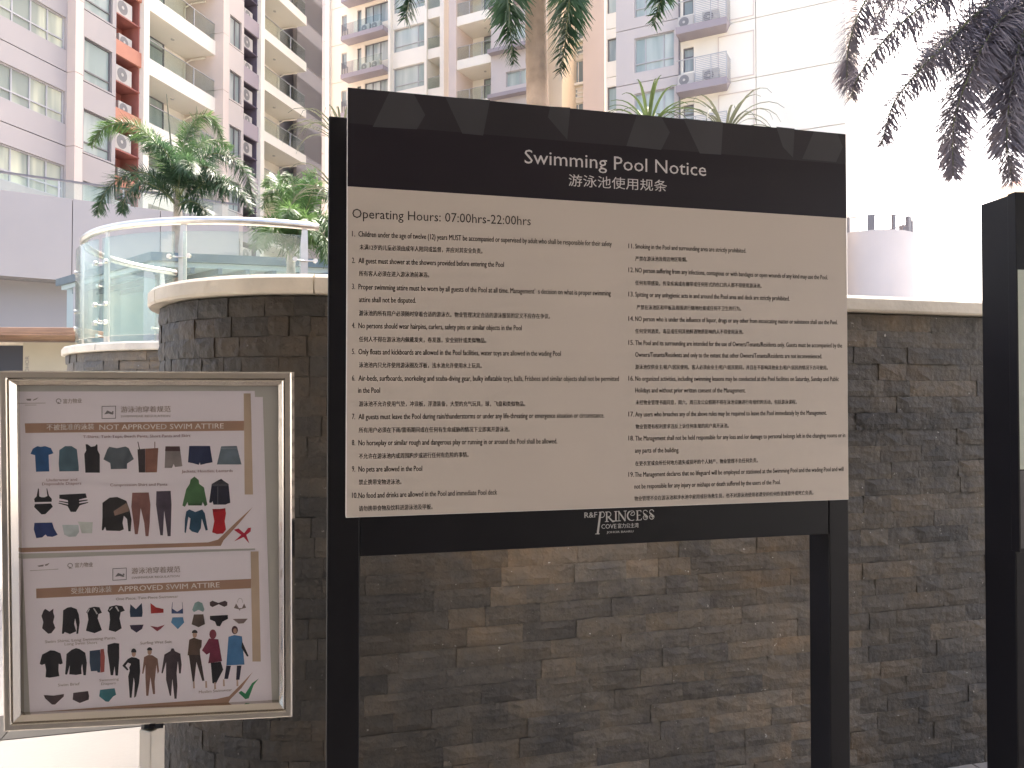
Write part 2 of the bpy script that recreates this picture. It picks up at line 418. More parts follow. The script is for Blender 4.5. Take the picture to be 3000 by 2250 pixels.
for k in range(NC):
    s = -2.05 - random.uniform(0, .1); z = k * CH
    while s < 4.45:
        if s < -.02:
            L = random.choice((.07, .10, .10, .135, .135)); st = sets_a
            if s + L > 0: L = min((.07, .10, .135), key=lambda q: abs(q + s))
        else: L = random.choice((.13, .13, .20, .20, .27, .27, .34)); st = sets_s
        proud = random.choice((0, 0, .001, .001, .002, .003, .005)); mid = s + L / 2
        p, a = wall_at(mid, proud)
        mm = Matrix.Translation((p.x, p.y, z)) @ Matrix.Rotation(a, 4, 'Z')
        if random.random() < .5: pass
        c = proj((p.x, p.y, z + CH / 2)); dist = Vector((p.x, p.y)).length
        facing = Vector((math.sin(a), -math.cos(a))).dot(Vector((-p.x, -p.y))) > 0
        corners = [proj((p.x + math.cos(a) * sx * L / 2, p.y + math.sin(a) * sx * L / 2, z + CH / 2)) for sx in (-.8, 0, .8)]
        vis = facing and any(not hidden_px(q) for q in corners)
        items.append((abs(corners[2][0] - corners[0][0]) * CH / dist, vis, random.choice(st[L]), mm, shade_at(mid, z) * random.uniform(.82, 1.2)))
        s += L
N_STONES_VISIBLE = sum(1 for i in items if i[1])
place_stones(planter, items, 300)
# coping slabs: overhang both sides, rounded nose
def coping(root, s_list, offs, z0, z1, at, name='coping_slab', m=None):
    Mi = root.matrix_world.inverted()
    for a, b in s_list:
        n = max(2, int(abs(b - a) / .06)) if a < 0 else 2
        prof = [(offs[0], z0 + .008), (offs[0], z1 - .014), (offs[0] - .010, z1 - .003), (offs[0] - .02, z1), (offs[1], z1), (offs[1], z0), (offs[0] - .006, z0)]
        mb = MB(); k = len(prof)
        for i in range(n + 1):
            sgm = a + (b - a) * i / n
            for off, z in prof:
                p = Mi @ at(sgm, off)[0]; mb.v.append((p.x, p.y, z))
        for i in range(n):
            for j in range(k):
                j2 = (j + 1) % k; mb.f.append((i * k + j, (i + 1) * k + j, (i + 1) * k + j2, i * k + j2))
        mb.f.append(tuple(range(k))); mb.f.append(tuple(n * k + j for j in range(k - 1, -1, -1)))
        mb.build(name, m or M['coping'], root)
e = .0025
cuts = [-2.1, -1.42, -.80, -.12, .78, 1.68, 2.58, 3.48, 4.4]
coping(planter, [(cuts[i] + e, cuts[i + 1] - e) if not (cuts[i] < 0 < cuts[i + 1]) else (cuts[i] + e, -1e-4) for i in range(len(cuts) - 1)] + [(1e-4, .78 - e)], (.05, -.34), HW, TOPW, wall_at)
# soil of the planter and raised terrace behind it
bed_pts = [wall_at(s, -.31)[0] for s in ss] + [Vector((9, 5.6, 0)), Vector((9, 40, 0)), Vector((-1.2, 40, 0)), Vector((-1.2, 6.0, 0))]
o = MB().prism([(p.x, p.y) for p in bed_pts], 1.0, 1.78).build('planting_bed', M['soil']); o['kind'] = 'structure'

# ------------------------------------------------------------------ raised round platform with glass balustrade
RC = Vector((-2.25, 7.1, 0)); RR = 1.60
def ring_at(s, off=0.0):
    a = s / RR
    return RC + Vector((math.cos(a), math.sin(a), 0)) * (RR + off), a + R(90)
plat = thing('round_platform', 'round stone-faced platform with pale coping beyond the planter wall, left', 'wall', (RC.x, RC.y, 0))
circ = [(math.cos(2 * math.pi * i / 48) * 1.56, math.sin(2 * math.pi * i / 48) * 1.56) for i in range(48)]
MB().prism(circ, 0, 1.87).build('wall_core', M['mortar'], plat)
MB().prism(circ, 1.872, 1.92).build('deck', M['coping'], plat)
items = []
sets_r = stone_set((.16, .21, .27), CH, 4, 1700)
for k in range(NC):
    s = R(130) * RR + random.uniform(0, .1); z = k * CH
    while s < R(400) * RR:
        L = random.choice((.16, .21, .27)); p, a = ring_at(s + L / 2, random.choice((0, .003, .006, .012)))
        mm = Matrix.Translation((p.x, p.y, z)) @ Matrix.Rotation(a, 4, 'Z')
        c = proj((p.x, p.y, z + CH / 2))
        vis = 150 < c[0] < 480 and 990 < c[1] < 1110 and (p - RC).dot(-p) > 0
        items.append((1 / p.length, vis, random.choice(sets_r[L]), mm, random.uniform(.6, .9))); s += L
place_stones(plat, items, 120)
step = RR * R(22)
coping(plat, [(RR * R(130) + i * step + .003, RR * R(130) + (i + 1) * step - .003) for i in range(12)], (.055, -.2), 1.872, 1.937, ring_at)

bal = thing('glass_balustrade', 'curved glass balustrade with steel handrail on the round platform at left', 'balustrade', (RC.x, RC.y, 1.937))
BR = 1.50
def ba(px):
    """angle on the balustrade circle (near side) seen at photo column px"""
    dx = ray(px, 1165); dx.z = 0; dx.normalize()
    b = dx.dot(RC); c2 = RC.length_squared - BR * BR; disc = b * b - c2
    t = b - math.sqrt(max(disc, 0)); p = dx * t - RC
    return math.atan2(p.y, p.x)
RAILZ = 2.825 - 1.937
def cp(a, r, z): return (math.cos(a) * r, math.sin(a) * r, z)
a_end = ba(930); a_posts = [ba(888), ba(532), ba(310)]
d_a = a_posts[1] - a_posts[2]
a_posts += [a_posts[2] - d_a * k for k in (1, 2, 3)]
a_start = a_posts[-1] - .1
MB().tube([cp(a_start + (a_end - a_start) * i / 60, BR, RAILZ) for i in range(61)], .030, 14).build('handrail', M['steel'], bal, smooth=True)
for a in a_posts:
    xf = Matrix.Rotation(a + R(90), 4, 'Z')
    c = cp(a, BR, 0)
    xf = Matrix.Translation((c[0], c[1], 0)) @ xf
    po = MB()
    po.box(-.03, .03, -.006, .006, .002, .70)
    po.box(-.045, .045, -.04, .04, 0, .012)
    # slanted neck reaching up to the handrail
    po.v += [(-.03, -.006, .70), (.03, -.006, .70), (.03, .006, .70), (-.03, .006, .70), (-.012, -.006, RAILZ - .02), (.026, -.006, RAILZ - .02), (.026, .006, RAILZ - .02), (-.012, .006, RAILZ - .02)]
    n = len(po.v) - 8
    po.f += [tuple(n + i for i in q) for q in ((0, 1, 5, 4), (1, 2, 6, 5), (2, 3, 7, 6), (3, 0, 4, 7), (4, 5, 6, 7))]
    post = po.build('post', M['steel_m'], bal, xf=xf)
    cl = MB()
    for z in (.16, .30, .62):
        for sx in (-.075, .075):
            cl.tube([(0, -.012, z), (sx, -.045, z)], .006, 6)
            cl.tube([(sx, -.040, z), (sx, -.062, z)], .017, 10)
    cl.build('glass_clamp', M['steel'], post, xf=xf)
for i in range(len(a_posts) - 1):
    a1, a0 = a_posts[i] - .022, a_posts[i + 1] + .022
    gl = MB(); n = 14
    for k in range(n + 1):
        a = a0 + (a1 - a0) * k / n
        for r_, z in ((BR + .045, .055), (BR + .057, .055), (BR + .057, .80), (BR + .045, .80)): gl.v.append(cp(a, r_, z))
    for k in range(n):
        for j in range(4): j2 = (j + 1) % 4; gl.f.append((k * 4 + j, (k + 1) * 4 + j, (k + 1) * 4 + j2, k * 4 + j2))
    gl.f += [(0, 1, 2, 3), (n * 4 + 3, n * 4 + 2, n * 4 + 1, n * 4)]
    gl.build('glass_pane', M['glass'], bal)

# ------------------------------------------------------------------ lettering
PEND = []
def text(body, parent, M0, x0y0, x1y1, cap, m, y=-.0006, cjk=False, name='lettering', xf=None, bold=0.0, spacing=1.0):
    """body fitted between two photo pixels (baseline ends) on the plane y of frame M0; cap = capital height in photo px"""
    c = bpy.data.curves.new(name, 'FONT'); c.body = body; c.resolution_u = 2; c.offset = 0; c.space_character = spacing
    o = bpy.data.objects.new(name, c); COL.objects.link(o)
    PEND.append((o, body, parent, M0, x0y0, x1y1, cap, m, y, cjk, name, xf))
def flush_text():
    bpy.context.view_layer.update()
    dg = bpy.context.evaluated_depsgraph_get()
    for (o, body, parent, M0, p0, p1, cap, m, y, cjk, name, xf) in PEND:
        me = bpy.data.meshes.new_from_object(o.evaluated_get(dg))
        xs = [v.co.x for v in me.vertices]; ys = [v.co.y for v in me.vertices]
        X0, Z0 = plane_local(M0, *p0, y); X1, Z1 = plane_local(M0, *p1, y)
        Xc, Zc = plane_local(M0, p0[0], p0[1] - cap, y)
        h = Zc - Z0
        sx = (X1 - X0) / (max(xs) - min(xs)); sl = (Z1 - Z0) / (X1 - X0)
        if cjk: sy = h / .92; yb = -.08
        else: sy = h / .685; yb = 0
        mn = min(xs)
        for v in me.vertices:
            x = (v.co.x - mn) * sx
            q = Vector((X0 + x, y, Z0 + (v.co.y - yb) * sy + sl * x))
            v.co = xf @ q if xf is not None else q
        if cap < 20:                     # heavier print: a second impression a hair to the side
            vv = [v.co.copy() for v in me.vertices]; ff = [tuple(p.vertices) for p in me.polygons]; nv = len(vv)
            dxl = .022 * h / .7; sh = (xf.to_3x3() if xf is not None else Matrix.Identity(3)) @ Vector((dxl, -.00004, 0))
            me = bpy.data.meshes.new(name); me.from_pydata([tuple(q) for q in vv] + [tuple(q + sh) for q in vv], [], ff + [tuple(i + nv for i in f) for f in ff])
        me.materials.clear(); me.materials.append(m); me.name = name
        link(name, me, parent)
        bpy.data.objects.remove(o)
    PEND.clear()
def poly(pts, M0, m, parent, name, y=-.0005, xf=None):
    """flat print: outline given in photo pixels on plane y of frame M0"""
    v = [Vector((q[0], y, q[1])) for q in (plane_local(M0, *p, y) for p in pts)]
    from mathutils.geometry import tessellate_polygon
    mb = MB(); mb.v = [tuple(p) for p in v]
    mb.f = [tuple(t) for t in tessellate_polygon([v])]
    return mb.build(name, m, parent, xf=xf)

# ------------------------------------------------------------------ big notice sign
SW, SH = 1.1182, .8363
SM = frameM((.2226, 1.62, 0), R(13.75))
sign = thing('notice_sign', 'large black-framed swimming pool notice board with beige panel on two posts', 'sign', M=SM)
sx0, sx1 = -SW / 2, SW / 2
sz1 = EYE + .1864 + SH / 2; sz0 = EYE + .1864 - SH / 2
zh = (plane_local(SM, 1017, 549)[1] + plane_local(SM, 2483, 637)[1]) / 2
panel = MB().box(sx0, sx1, 0, .028, sz0, sz1).build('notice_panel', M['edge'], sign, bevel=.0012)
MB().quad((sx0 + .0012, -.0003, sz0 + .001), (sx1 - .001, -.0003, sz0 + .001), (sx1 - .001, -.0003, zh), (sx0 + .0012, -.0003, zh)).build('beige_sheet', M['beige'], panel)
MB().quad((sx0 + .0008, -.0003, zh), (sx1 - .0006, -.0003, zh), (sx1 - .0006, -.0003, sz1 - .0006), (sx0 + .0008, -.0003, sz1 - .0006)).build('header_sheet', M['header'], panel)
def C(c, pts):
    ox, oy, s = c; return [(ox + x / s, oy + y / s) for x, y in pts]
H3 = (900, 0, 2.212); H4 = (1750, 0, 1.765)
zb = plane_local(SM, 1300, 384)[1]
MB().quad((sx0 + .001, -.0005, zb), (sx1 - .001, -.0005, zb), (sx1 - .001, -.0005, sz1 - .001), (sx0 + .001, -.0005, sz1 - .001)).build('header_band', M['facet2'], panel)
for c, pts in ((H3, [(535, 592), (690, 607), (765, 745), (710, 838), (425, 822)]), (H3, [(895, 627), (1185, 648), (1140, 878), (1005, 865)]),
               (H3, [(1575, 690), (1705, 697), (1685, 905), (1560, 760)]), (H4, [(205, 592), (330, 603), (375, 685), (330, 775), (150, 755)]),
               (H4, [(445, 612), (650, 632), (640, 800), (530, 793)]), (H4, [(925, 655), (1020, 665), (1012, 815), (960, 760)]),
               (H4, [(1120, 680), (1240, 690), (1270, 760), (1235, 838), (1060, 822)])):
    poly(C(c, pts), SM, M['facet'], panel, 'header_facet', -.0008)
PY0 = .046
pz_top = plane_local(SM, 980, 340, PY0)[1]
rz1 = sz0 + .012
rz0 = (plane_local(SM, 1063, 1632, PY0)[1] + plane_local(SM, 2370, 1567, PY0)[1]) / 2
for sgn in (-1, 1):
    xo = sgn * (SW / 2 + .035); xi = xo - sgn * (.064 if sgn < 0 else .053)
    post = MB().box(min(xo, xi), max(xo, xi), PY0, PY0 + .078, .012, pz_top).build('post', M['black'], sign, bevel=.003)
    MB().box(min(xo, xi) - .04, max(xo, xi) + .04, PY0 - .04, PY0 + .118, .004, .012).build('base_plate', M['black'], post)
xl = -SW / 2 - .035 + .064; xr = SW / 2 + .035 - .053
rail = MB().box(xl + .0005, xr - .0005, PY0 + .001, PY0 + .05, rz0, rz1 + .05).build('lower_rail', M['black'], sign, bevel=.002)
MB().box(xl + .0005, xr - .0005, PY0 + .002, PY0 + .05, sz1 - .12, sz1 - .06).build('upper_rail', M['black'], sign)
for z in (sz0 + .09, sz1 - .09):
    for x in (sx0 + .10, sx1 - .10):
        MB().box(x - .02, x + .02, .028, PY0 + .01, z - .015, z + .015).build('panel_bracket', M['steel_m'], sign)
ZBOOK = [
 ((1032, 638), (1555, 660), 27, 'Operating Hours: 07:00hrs-22:00hrs', 0),
 ((1050, 693), (1792, 721.6), 16, 'Children under the age of twelve (12) years MUST be accompanied or supervised by adult who shall be responsible for their safety', 1),
 ((1053, 731.5), (1413, 743), 16, '未满12岁的儿童必须由成年人陪同或监督，并应对其安全负责。', 0),
 ((1050, 771), (1476, 782.5), 16, 'All guest must shower at the showers provided before entering the Pool', 2),
 ((1051.6, 809), (1257, 813), 16, '所有客人必须在进入游泳池前淋浴。', 0),
 ((1050, 847.5), (1789, 866), 16, 'Proper swimming attire must be worn by all guests of the Pool at all time. Management’  s decision on what is proper swimming', 3),
 ((1051.6, 885), (1218, 887.5), 16, 'attire shall not be disputed.', 0),
 ((1051.6, 925), (1611, 934), 16, '游泳池的所有用户必须随时穿着合适的游泳衣。物业管理决定合适的游泳服装的定义不应存在争议。', 0),
 ((1050, 961.5), (1528, 968), 16, 'No persons should wear hairpins, curlers, safety pins or similar objects in the Pool', 4),
 ((1051.6, 1001.6), (1424, 1005), 16, '任何人不得在游泳池内佩戴发夹，卷发器，安全别针或类似物品。', 0),
 ((1050, 1038), (1643, 1043), 16, 'Only floats and kickboards are allowed in the Pool facilities, water toys are allowed in the wading Pool', 5),
 ((1051.6, 1077), (1411, 1079), 16, '泳池池内只允许使用游泳圈及浮板，浅水池允许使用水上玩具。', 0),
 ((1050, 1115.7), (1813, 1116.5), 16, 'Air-beds, surfboards, snorkeling and scuba-diving gear, bulky inflatable toys, balls, Frisbees and similar objects shall not be permitted', 6),
 ((1049, 1151), (1113, 1151), 16, 'in the Pool', 0),
 ((1051.6, 1191), (1538.5, 1190.5), 16, '游泳池不允许使用气垫，冲浪板，浮潜装备，大型的充气玩具，球，飞盘和类似物品。', 0),
 ((1050, 1228.6), (1770, 1223.5), 16, 'All guests must leave the Pool during rain/thunderstorms or under any life-threating or emergence situation or circumstance.', 7),
 ((1051, 1268), (1493, 1265), 16, '所有用户必须在下雨/雷雨期间或在任何有生命威胁的情况下立即离开游泳池。', 0),
 ((1050, 1305), (1632, 1299.4), 16, 'No horseplay or similar rough and dangerous play or running in or around the Pool shall be allowed.', 8),
 ((1051, 1344.6), (1372.5, 1339.5), 16, '不允许在游泳池内或周围跑步或进行任何有危险的事情。', 0),
 ((1050, 1382), (1236.4, 1380), 16, 'No pets are allowed in the Pool', 9),
 ((1051, 1420.5), (1175.5, 1419), 16, '禁止携带宠物进泳池。', 0),
 ((1050, 1459.5), (1456, 1449), 16, 'No food and drinks are allowed in the Pool and immediate Pool deck', 10),
 ((1051, 1498), (1267, 1492), 16, '请勿携带食物及饮料进游泳池及甲板。', 0),
 ((1861, 728), (2185.7, 741), 14, 'Smoking in the Pool and surrounding area are strictly prohibited.', 11),
 ((1861, 764.6), (2013, 767), 14, '严禁在游泳池及周边地区吸烟。', 0),
 ((1861, 798), (2425, 819), 14, 'NO person suffering from any infections, contagious or with bandages or open wounds of any kind may use the Pool.', 12),
 ((1861, 835.5), (2231, 844), 14, '任何有带感染，传染疾病或有绷带或任何形式的伤口的人都不得使用游泳池。', 0),
 ((1861, 869), (2313, 881), 14, 'Spitting or any unhygienic acts in and around the Pool area and deck are strictly prohibited.', 13),
 ((1865, 907), (2171, 911), 14, '严禁在泳池区和甲板及周围进行随地吐痰或任何不卫生的行为。', 0),
 ((1861, 940.7), (2453.6, 950.5), 14, 'NO person who is under the influence of liquor, drugs or any other from intoxicating matter or substance shall use the Pool.', 14),
 ((1861, 977), (2177.6, 979), 14, '任何受到酒类，毒品或任何其他醉酒物质影响的人不得使用泳池。', 0),
 ((1861, 1011), (2467, 1018.5), 14, 'The Pool and its surrounding are intended for the use of Owners/Tenants/Residents only. Guests must be accompanied by the', 15),
 ((1861, 1045.5), (2408, 1050), 14, 'Owners/Tenants/Residents and only to the extent that other Owners/Tenants/Residents are not inconvenienced.', 0),
 ((1861, 1082), (2425, 1083.6), 14, '游泳池仅供业主/租户/居民使用。客人必须由业主/租户/居民陪同，并且在不影响其他业主/租户/居民的情况下方可使用。', 0),
 ((1861, 1115.8), (2457.5, 1116.5), 14, 'No organized activities, including swimming lessons may be conducted at the Pool facilities on Saturday, Sunday and Public', 16),
 ((1861, 1150), (2184, 1150), 14, 'Holidays and without prior written consent of the Management.', 0),
 ((1862, 1186), (2334, 1184), 14, '未经物业管理书面同意，周六，周日及公众假期不得在泳池设施进行有组织的活动，包括游泳课程。', 0),
 ((1861, 1220.6), (2421.7, 1215), 14, 'Any users who breaches any of the above rules may be required to leave the Pool immediately by the Management.', 17),
 ((1862, 1257), (2134.6, 1253.5), 14, '物业管理有权利要求违反上诉任何条规的用户离开泳池。', 0),
 ((1861, 1291), (2476, 1281), 14, 'The Management shall not be held responsible for any loss and /or damage to personal belongs left in the changing rooms or in', 18),
 ((1860, 1326.4), (1989.5, 1325), 14, 'any parts of the building.', 0),
 ((1861, 1365), (2220, 1355), 14, '在更衣室或会所任何地方遗失或损坏的个人财产，物业管理不负任何负责。', 0),
 ((1859.6, 1397.4), (2471, 1380), 14, 'The Management declares that no lifeguard will be employed or stationed at the Swimming Pool and the wading Pool and will', 19),
 ((1858.6, 1432), (2286.6, 1418.5), 14, 'not be responsible for any injury or mishaps or death suffered by the users of the Pool.', 0),
 ((1858.6, 1468), (2382.7, 1449.5), 14, '物业管理不会在游泳池和涉水池中雇用或驻场救生员，也不对游泳池使用者遭受的任何伤害或意外或死亡负责。', 0),
]
for p0, p1, cap, s, num in ZBOOK:
    text(s, panel, SM, p0, p1, cap, M['ink'], -.0007, cjk=ord(s[0]) > 0x2e80 or ord(s[-1]) > 0x2e80)
    if num:
        nx = 1031 if num < 11 else 1841
        text('%d.' % num, panel, SM, (nx, p0[1] - .6), (nx + (9 if num < 10 else 16), p0[1] - .3), cap, M['ink'], -.0007)
text('Swimming Pool Notice', panel, SM, (1537, 478), (2069, 516), 40, M['silver'], -.001)
text('游泳池使用规条', panel, SM, (1666, 545), (1954, 562), 35, M['silver'], -.001, cjk=True)
# logo on the lower rail, drawn stroke by stroke
def strokes(parent, M0, y, lines, m, name):
    mb = MB()
    for wd, pts in lines:
        q = [Vector((a, y, b)) for a, b in (plane_local(M0, *p, y) for p in pts)]
        for i in range(len(q) - 1):
            t = (q[i + 1] - q[i]); t.normalize(); nn = Vector((-t.z, 0, t.x)) * wd / 2
            ex = t * wd * .2
            mb.quad(q[i] - ex - nn, q[i + 1] + ex - nn, q[i + 1] + ex + nn, q[i] - ex + nn)
            for vi in range(len(mb.v) - 4, len(mb.v)):
                x, yy, z = mb.v[vi]; mb.v[vi] = (x, yy - .00001 * (len(mb.f) % 7), z)
    return mb.build(name, m, parent)
LG = (1640, 1470, 6.506)
ly = PY0 + .0004
def arc(cx_, cy_, rx, ry, a0, a1, n=10): return [(cx_ + rx * math.cos(R(a0 + (a1 - a0) * i / n)), cy_ + ry * math.sin(R(a0 + (a1 - a0) * i / n))) for i in range(n + 1)]
TK, TN = .0032, .0015
def Sx(x, y): return [(TN, C(LG, arc(x + 50, y + 40, 40, 38, -10, -230))), (TK, C(LG, [(x + 22, y + 68), (x + 60, y + 98), (x + 92, y + 130)])), (TN, C(LG, arc(x + 52, y + 140, 42, 42, -20, 250, 14))), (TN, C(LG, arc(x + 52, y + 142, 16, 18, 200, 420)))]
logo = [(.0045, C(LG, [(775, 205), (722, 612)])), (TN, C(LG, [(680, 614), (760, 610)])), (TN, C(LG, [(745, 200), (830, 190)])), (TN, C(LG, arc(805, 245, 48, 54, -80, 95))), (TN, C(LG, [(755, 300), (808, 298)])),
 (TK, C(LG, [(893, 195), (896, 378)])), (TN, C(LG, [(862, 380), (930, 376)])), (TN, C(LG, [(865, 197), (930, 192)])), (TN, C(LG, arc(925, 238, 50, 46, -85, 95))), (TK, C(LG, [(920, 285), (1010, 376), (1040, 368)])),
 (TK, C(LG, [(1068, 185), (1070, 368)])), (TN, C(LG, [(1040, 186), (1098, 183)])), (TN, C(LG, [(1042, 369), (1100, 365)])),
 (TN, C(LG, [(1125, 182), (1128, 365)])), (TN, C(LG, [(1100, 366), (1160, 362)])), (TK, C(LG, [(1120, 182), (1245, 362)])), (TN, C(LG, [(1248, 176), (1246, 362)])), (TN, C(LG, [(1220, 178), (1275, 174)])),
 (TN, C(LG, arc(1375, 265, 85, 92, -60, -300, 16))), (TK, C(LG, arc(1375, 265, 85, 92, -120, -240, 8))), (TN, C(LG, arc(1385, 225, 42, 36, -60, 160, 10))), (TN, C(LG, arc(1380, 222, 18, 16, 150, 330))),
 (TK, C(LG, [(1478, 172), (1482, 350)])), (TN, C(LG, [(1452, 173), (1545, 166), (1550, 195)])), (TN, C(LG, [(1482, 258), (1535, 254)])), (TN, C(LG, [(1452, 352), (1552, 346), (1558, 318)]))]
logo += Sx(1580, 158) + Sx(1700, 150)
strokes(rail, SM, ly, logo, M['silver_dim'], 'logo')
text('R&F', rail, SM, C(LG, [(470, 308)])[0], C(LG, [(712, 298)])[0], 16, M['silver_dim'], ly)
text('COVE', rail, SM, C(LG, [(792, 515)])[0], C(LG, [(1078, 506)])[0], 13, M['silver_dim'], ly)
text('富力公主湾', rail, SM, C(LG, [(1105, 505)])[0], C(LG, [(1500, 492)])[0], 14, M['silver_dim'], ly, cjk=True)
text('JOHOR BAHRU', rail, SM, C(LG, [(893, 601)])[0], C(LG, [(1402, 583)])[0], 6, M['silver_dim'], ly, bold=.01)

# ------------------------------------------------------------------ second notice at the right edge
S2 = frameM((1.357, 2.08, 0), R(7.5))
sign2 = thing('notice_sign', 'dark post and pale panel of another notice cut off by the right edge', 'sign', M=S2)
z2 = plane_local(S2, 2970, 569)[1]
for x in (0, 1.05):
    p = MB().box(x, x + .06, 0, .114, .012, z2).build('post', M['black'], sign2, bevel=.003)
    MB().box(x - .04, x + .10, -.04, .154, .004, .012).build('base_plate', M['black'], p)
MB().box(.0605, 1.0495, .002, .05, .75, 1.15).build('lower_rail', M['black'], sign2)
pa, pb = plane_local(S2, 2988, 790, -.03)[1], plane_local(S2, 2988, 1375, -.03)[1]
xs2 = plane_local(S2, 2984, 1000, -.0305)[0]
pn = MB().box(xs2 - .004, 1.10, -.03, -.002, pb - .22, z2 - .002).build('notice_panel', M['black'], sign2, bevel=.001)
MB().quad((xs2, -.0305, pb), (1.095, -.0305, pb), (1.095, -.0305, pa), (xs2, -.0305, pa)).build('pale_sheet', mat('pale_green_sheet', (.46, .52, .46), .4, var=.04), pn)
MB().quad((xs2, -.0305, pb - .21), (1.095, -.0305, pb - .21), (1.095, -.0305, pb - .004), (xs2, -.0305, pb - .004)).build('grey_sheet', M['facet'], pn)

# ------------------------------------------------------------------ steel poster stand
FW, FH = .3325, .4275
FMc = Matrix.Translation((-.4362, .93, EYE - .1823)) @ Matrix.Rotation(R(7.36), 4, 'Z') @ Matrix.Rotation(R(2.72), 4, 'X')
pole_p = at_depth(446, 2130, .955)
STM = frameM((pole_p.x, pole_p.y, 0), R(7.36))
stand = thing('poster_stand', 'polished steel poster stand with framed swimwear notices at lower left', 'poster stand', M=STM)
X1 = STM.inverted() @ FMc
def frame_ring(prof, W, H, name, m, parent, xf, bevel=0):
    """mitred rectangular frame: prof = (inset from the outer edge, y)"""
    mb = MB(); k = len(prof)
    for cxs, czs in ((-1, -1), (1, -1), (1, 1), (-1, 1)):
        for i_, y_ in prof: mb.v.append((cxs * (W / 2 - i_), y_, czs * (H / 2 - i_)))
    for c_ in range(4):
        c2 = (c_ + 1) % 4
        for j in range(k):
            j2 = (j + 1) % k; mb.f.append((c_ * k + j, c2 * k + j, c2 * k + j2, c_ * k + j2))
    return mb.build(name, m, parent, xf=xf, bevel=bevel)
fr = frame_ring([(0, .022), (0, 0), (.0015, -.0012), (.0075, -.0012), (.009, .001), (.009, .022)], FW, FH, 'outer_frame', M['chrome'], stand, X1)
frame_ring([(.0095, .010), (.0095, .0005), (.011, -.0005), (.0165, .005), (.018, .010)], FW, FH, 'snap_frame', M['chrome'], fr, X1)
MB().box(-FW / 2 + .01, FW / 2 - .01, .0105, .020, -FH / 2 + .01, FH / 2 - .01).build('backing_board', M['matboard'], stand, xf=X1)
MB().quad((-FW / 2 + .0172, .0075, -FH / 2 + .0172), (FW / 2 - .0172, .0075, -FH / 2 + .0172), (FW / 2 - .0172, .0075, FH / 2 - .0172), (-FW / 2 + .0172, .0075, FH / 2 - .0172)).build('clear_cover', M['acrylic'], stand, xf=X1)
sq = [plane_local(FMc, *q, .0100) for q in ((735, 1163), (770, 1163), (797, 2062), (760, 2062))]
MB().quad(*[(q[0], .0100, q[1]) for q in reversed(sq)]).build('spare_sheet', M['paper'], stand, xf=X1)
topz = pole_p.z
pl = MB(); pl.box(-.0105, .0105, -.0105, .0105, .01, topz)
pl.build('pole', M['steel_m'], stand, xf=Matrix.Rotation(R(-33), 4, 'Z'), bevel=.0015)
MB().tube([(0, .0, topz - .002), (0, .006, topz + .012)], .013, 12).build('swivel_joint', M['black'], stand)
MB().prism([(.13 * math.cos(2 * math.pi * i / 32), .13 * math.sin(2 * math.pi * i / 32)) for i in range(32)], .004, .012).build('base_disc', M['chrome'], stand, bevel=.002)

# printed posters inside the frame (flat print)
PC_ = {}
def pm(c, rough=.45):
    if c not in PC_: PC_[c] = mat('print_%d' % len(PC_), c, rough, spec=.25, var=.22, vscale=60)
    return PC_[c]
PA = (20, 1140, 5.267); PB = (40, 1380, 5.267); PCc = (400, 1200, 3.95); PD = (60, 1620, 5.53); PE = (60, 1840, 5.53); PF = (400, 1700, 4.0475)
P5 = (0, 1050, 2.458); P6 = (0, 1580, 2.458)
BLK, NAVY, TEAL, BRN, GRN, RED, SKIN = (.02, .02, .025), (.025, .035, .10), (.07, .13, .17), (.16, .085, .07), (.065, .15, .065), (.42, .02, .03), (.42, .27, .21)
DKB, BLUE, GREY = (.045, .035, .04), (.03, .16, .40), (.18, .17, .18)
Y1 = .0095
def poster(label, quad_px, prints, texts, y):
    cpx = plane_local(FMc, sum(q[0] for q in quad_px) / 4, sum(q[1] for q in quad_px) / 4, y)
    root = thing('swimwear_poster', label, 'poster', M=FMc @ Matrix.Translation((cpx[0], y, cpx[1])))
    xf = Matrix.Translation((-cpx[0], -y, -cpx[1]))
    pts = [plane_local(FMc, *q, y) for q in quad_px]
    mb = MB(); n = 8
    for j in range(n + 1):
        for i in range(n + 1):
            u, v = i / n, j / n
            a = [pts[0][k] * (1 - u) + pts[1][k] * u for k in (0, 1)]; b = [pts[3][k] * (1 - u) + pts[2][k] * u for k in (0, 1)]
            mb.v.append((a[0] * (1 - v) + b[0] * v, y, a[1] * (1 - v) + b[1] * v))
    for j in range(n):
        for i in range(n): mb.f.append((j * (n + 1) + i, (j + 1) * (n + 1) + i, (j + 1) * (n + 1) + i + 1, j * (n + 1) + i + 1))
    paper = mb.build('paper', M['paper'], root, xf=xf)
    lay = 0
    for name, c, col, pts in prints:
        lay = (lay + 1) % 5
        poly(C(c, pts), FMc, col if not isinstance(col, tuple) else pm(col), paper, name, y - .00012 - .00003 * lay, xf)
    for s, c, a, b, cap, m, cj in texts:
        text(s, paper, FMc, C(c, [a])[0], C(c, [b])[0], cap, m, y - .0004, cjk=cj, xf=xf)
    return root
def ell(cx_, cy_, rx, ry, n=12): return arc(cx_, cy_, rx, ry, 0, 360 * (n - 1) / n, n - 1)
GP = 'garment_print'
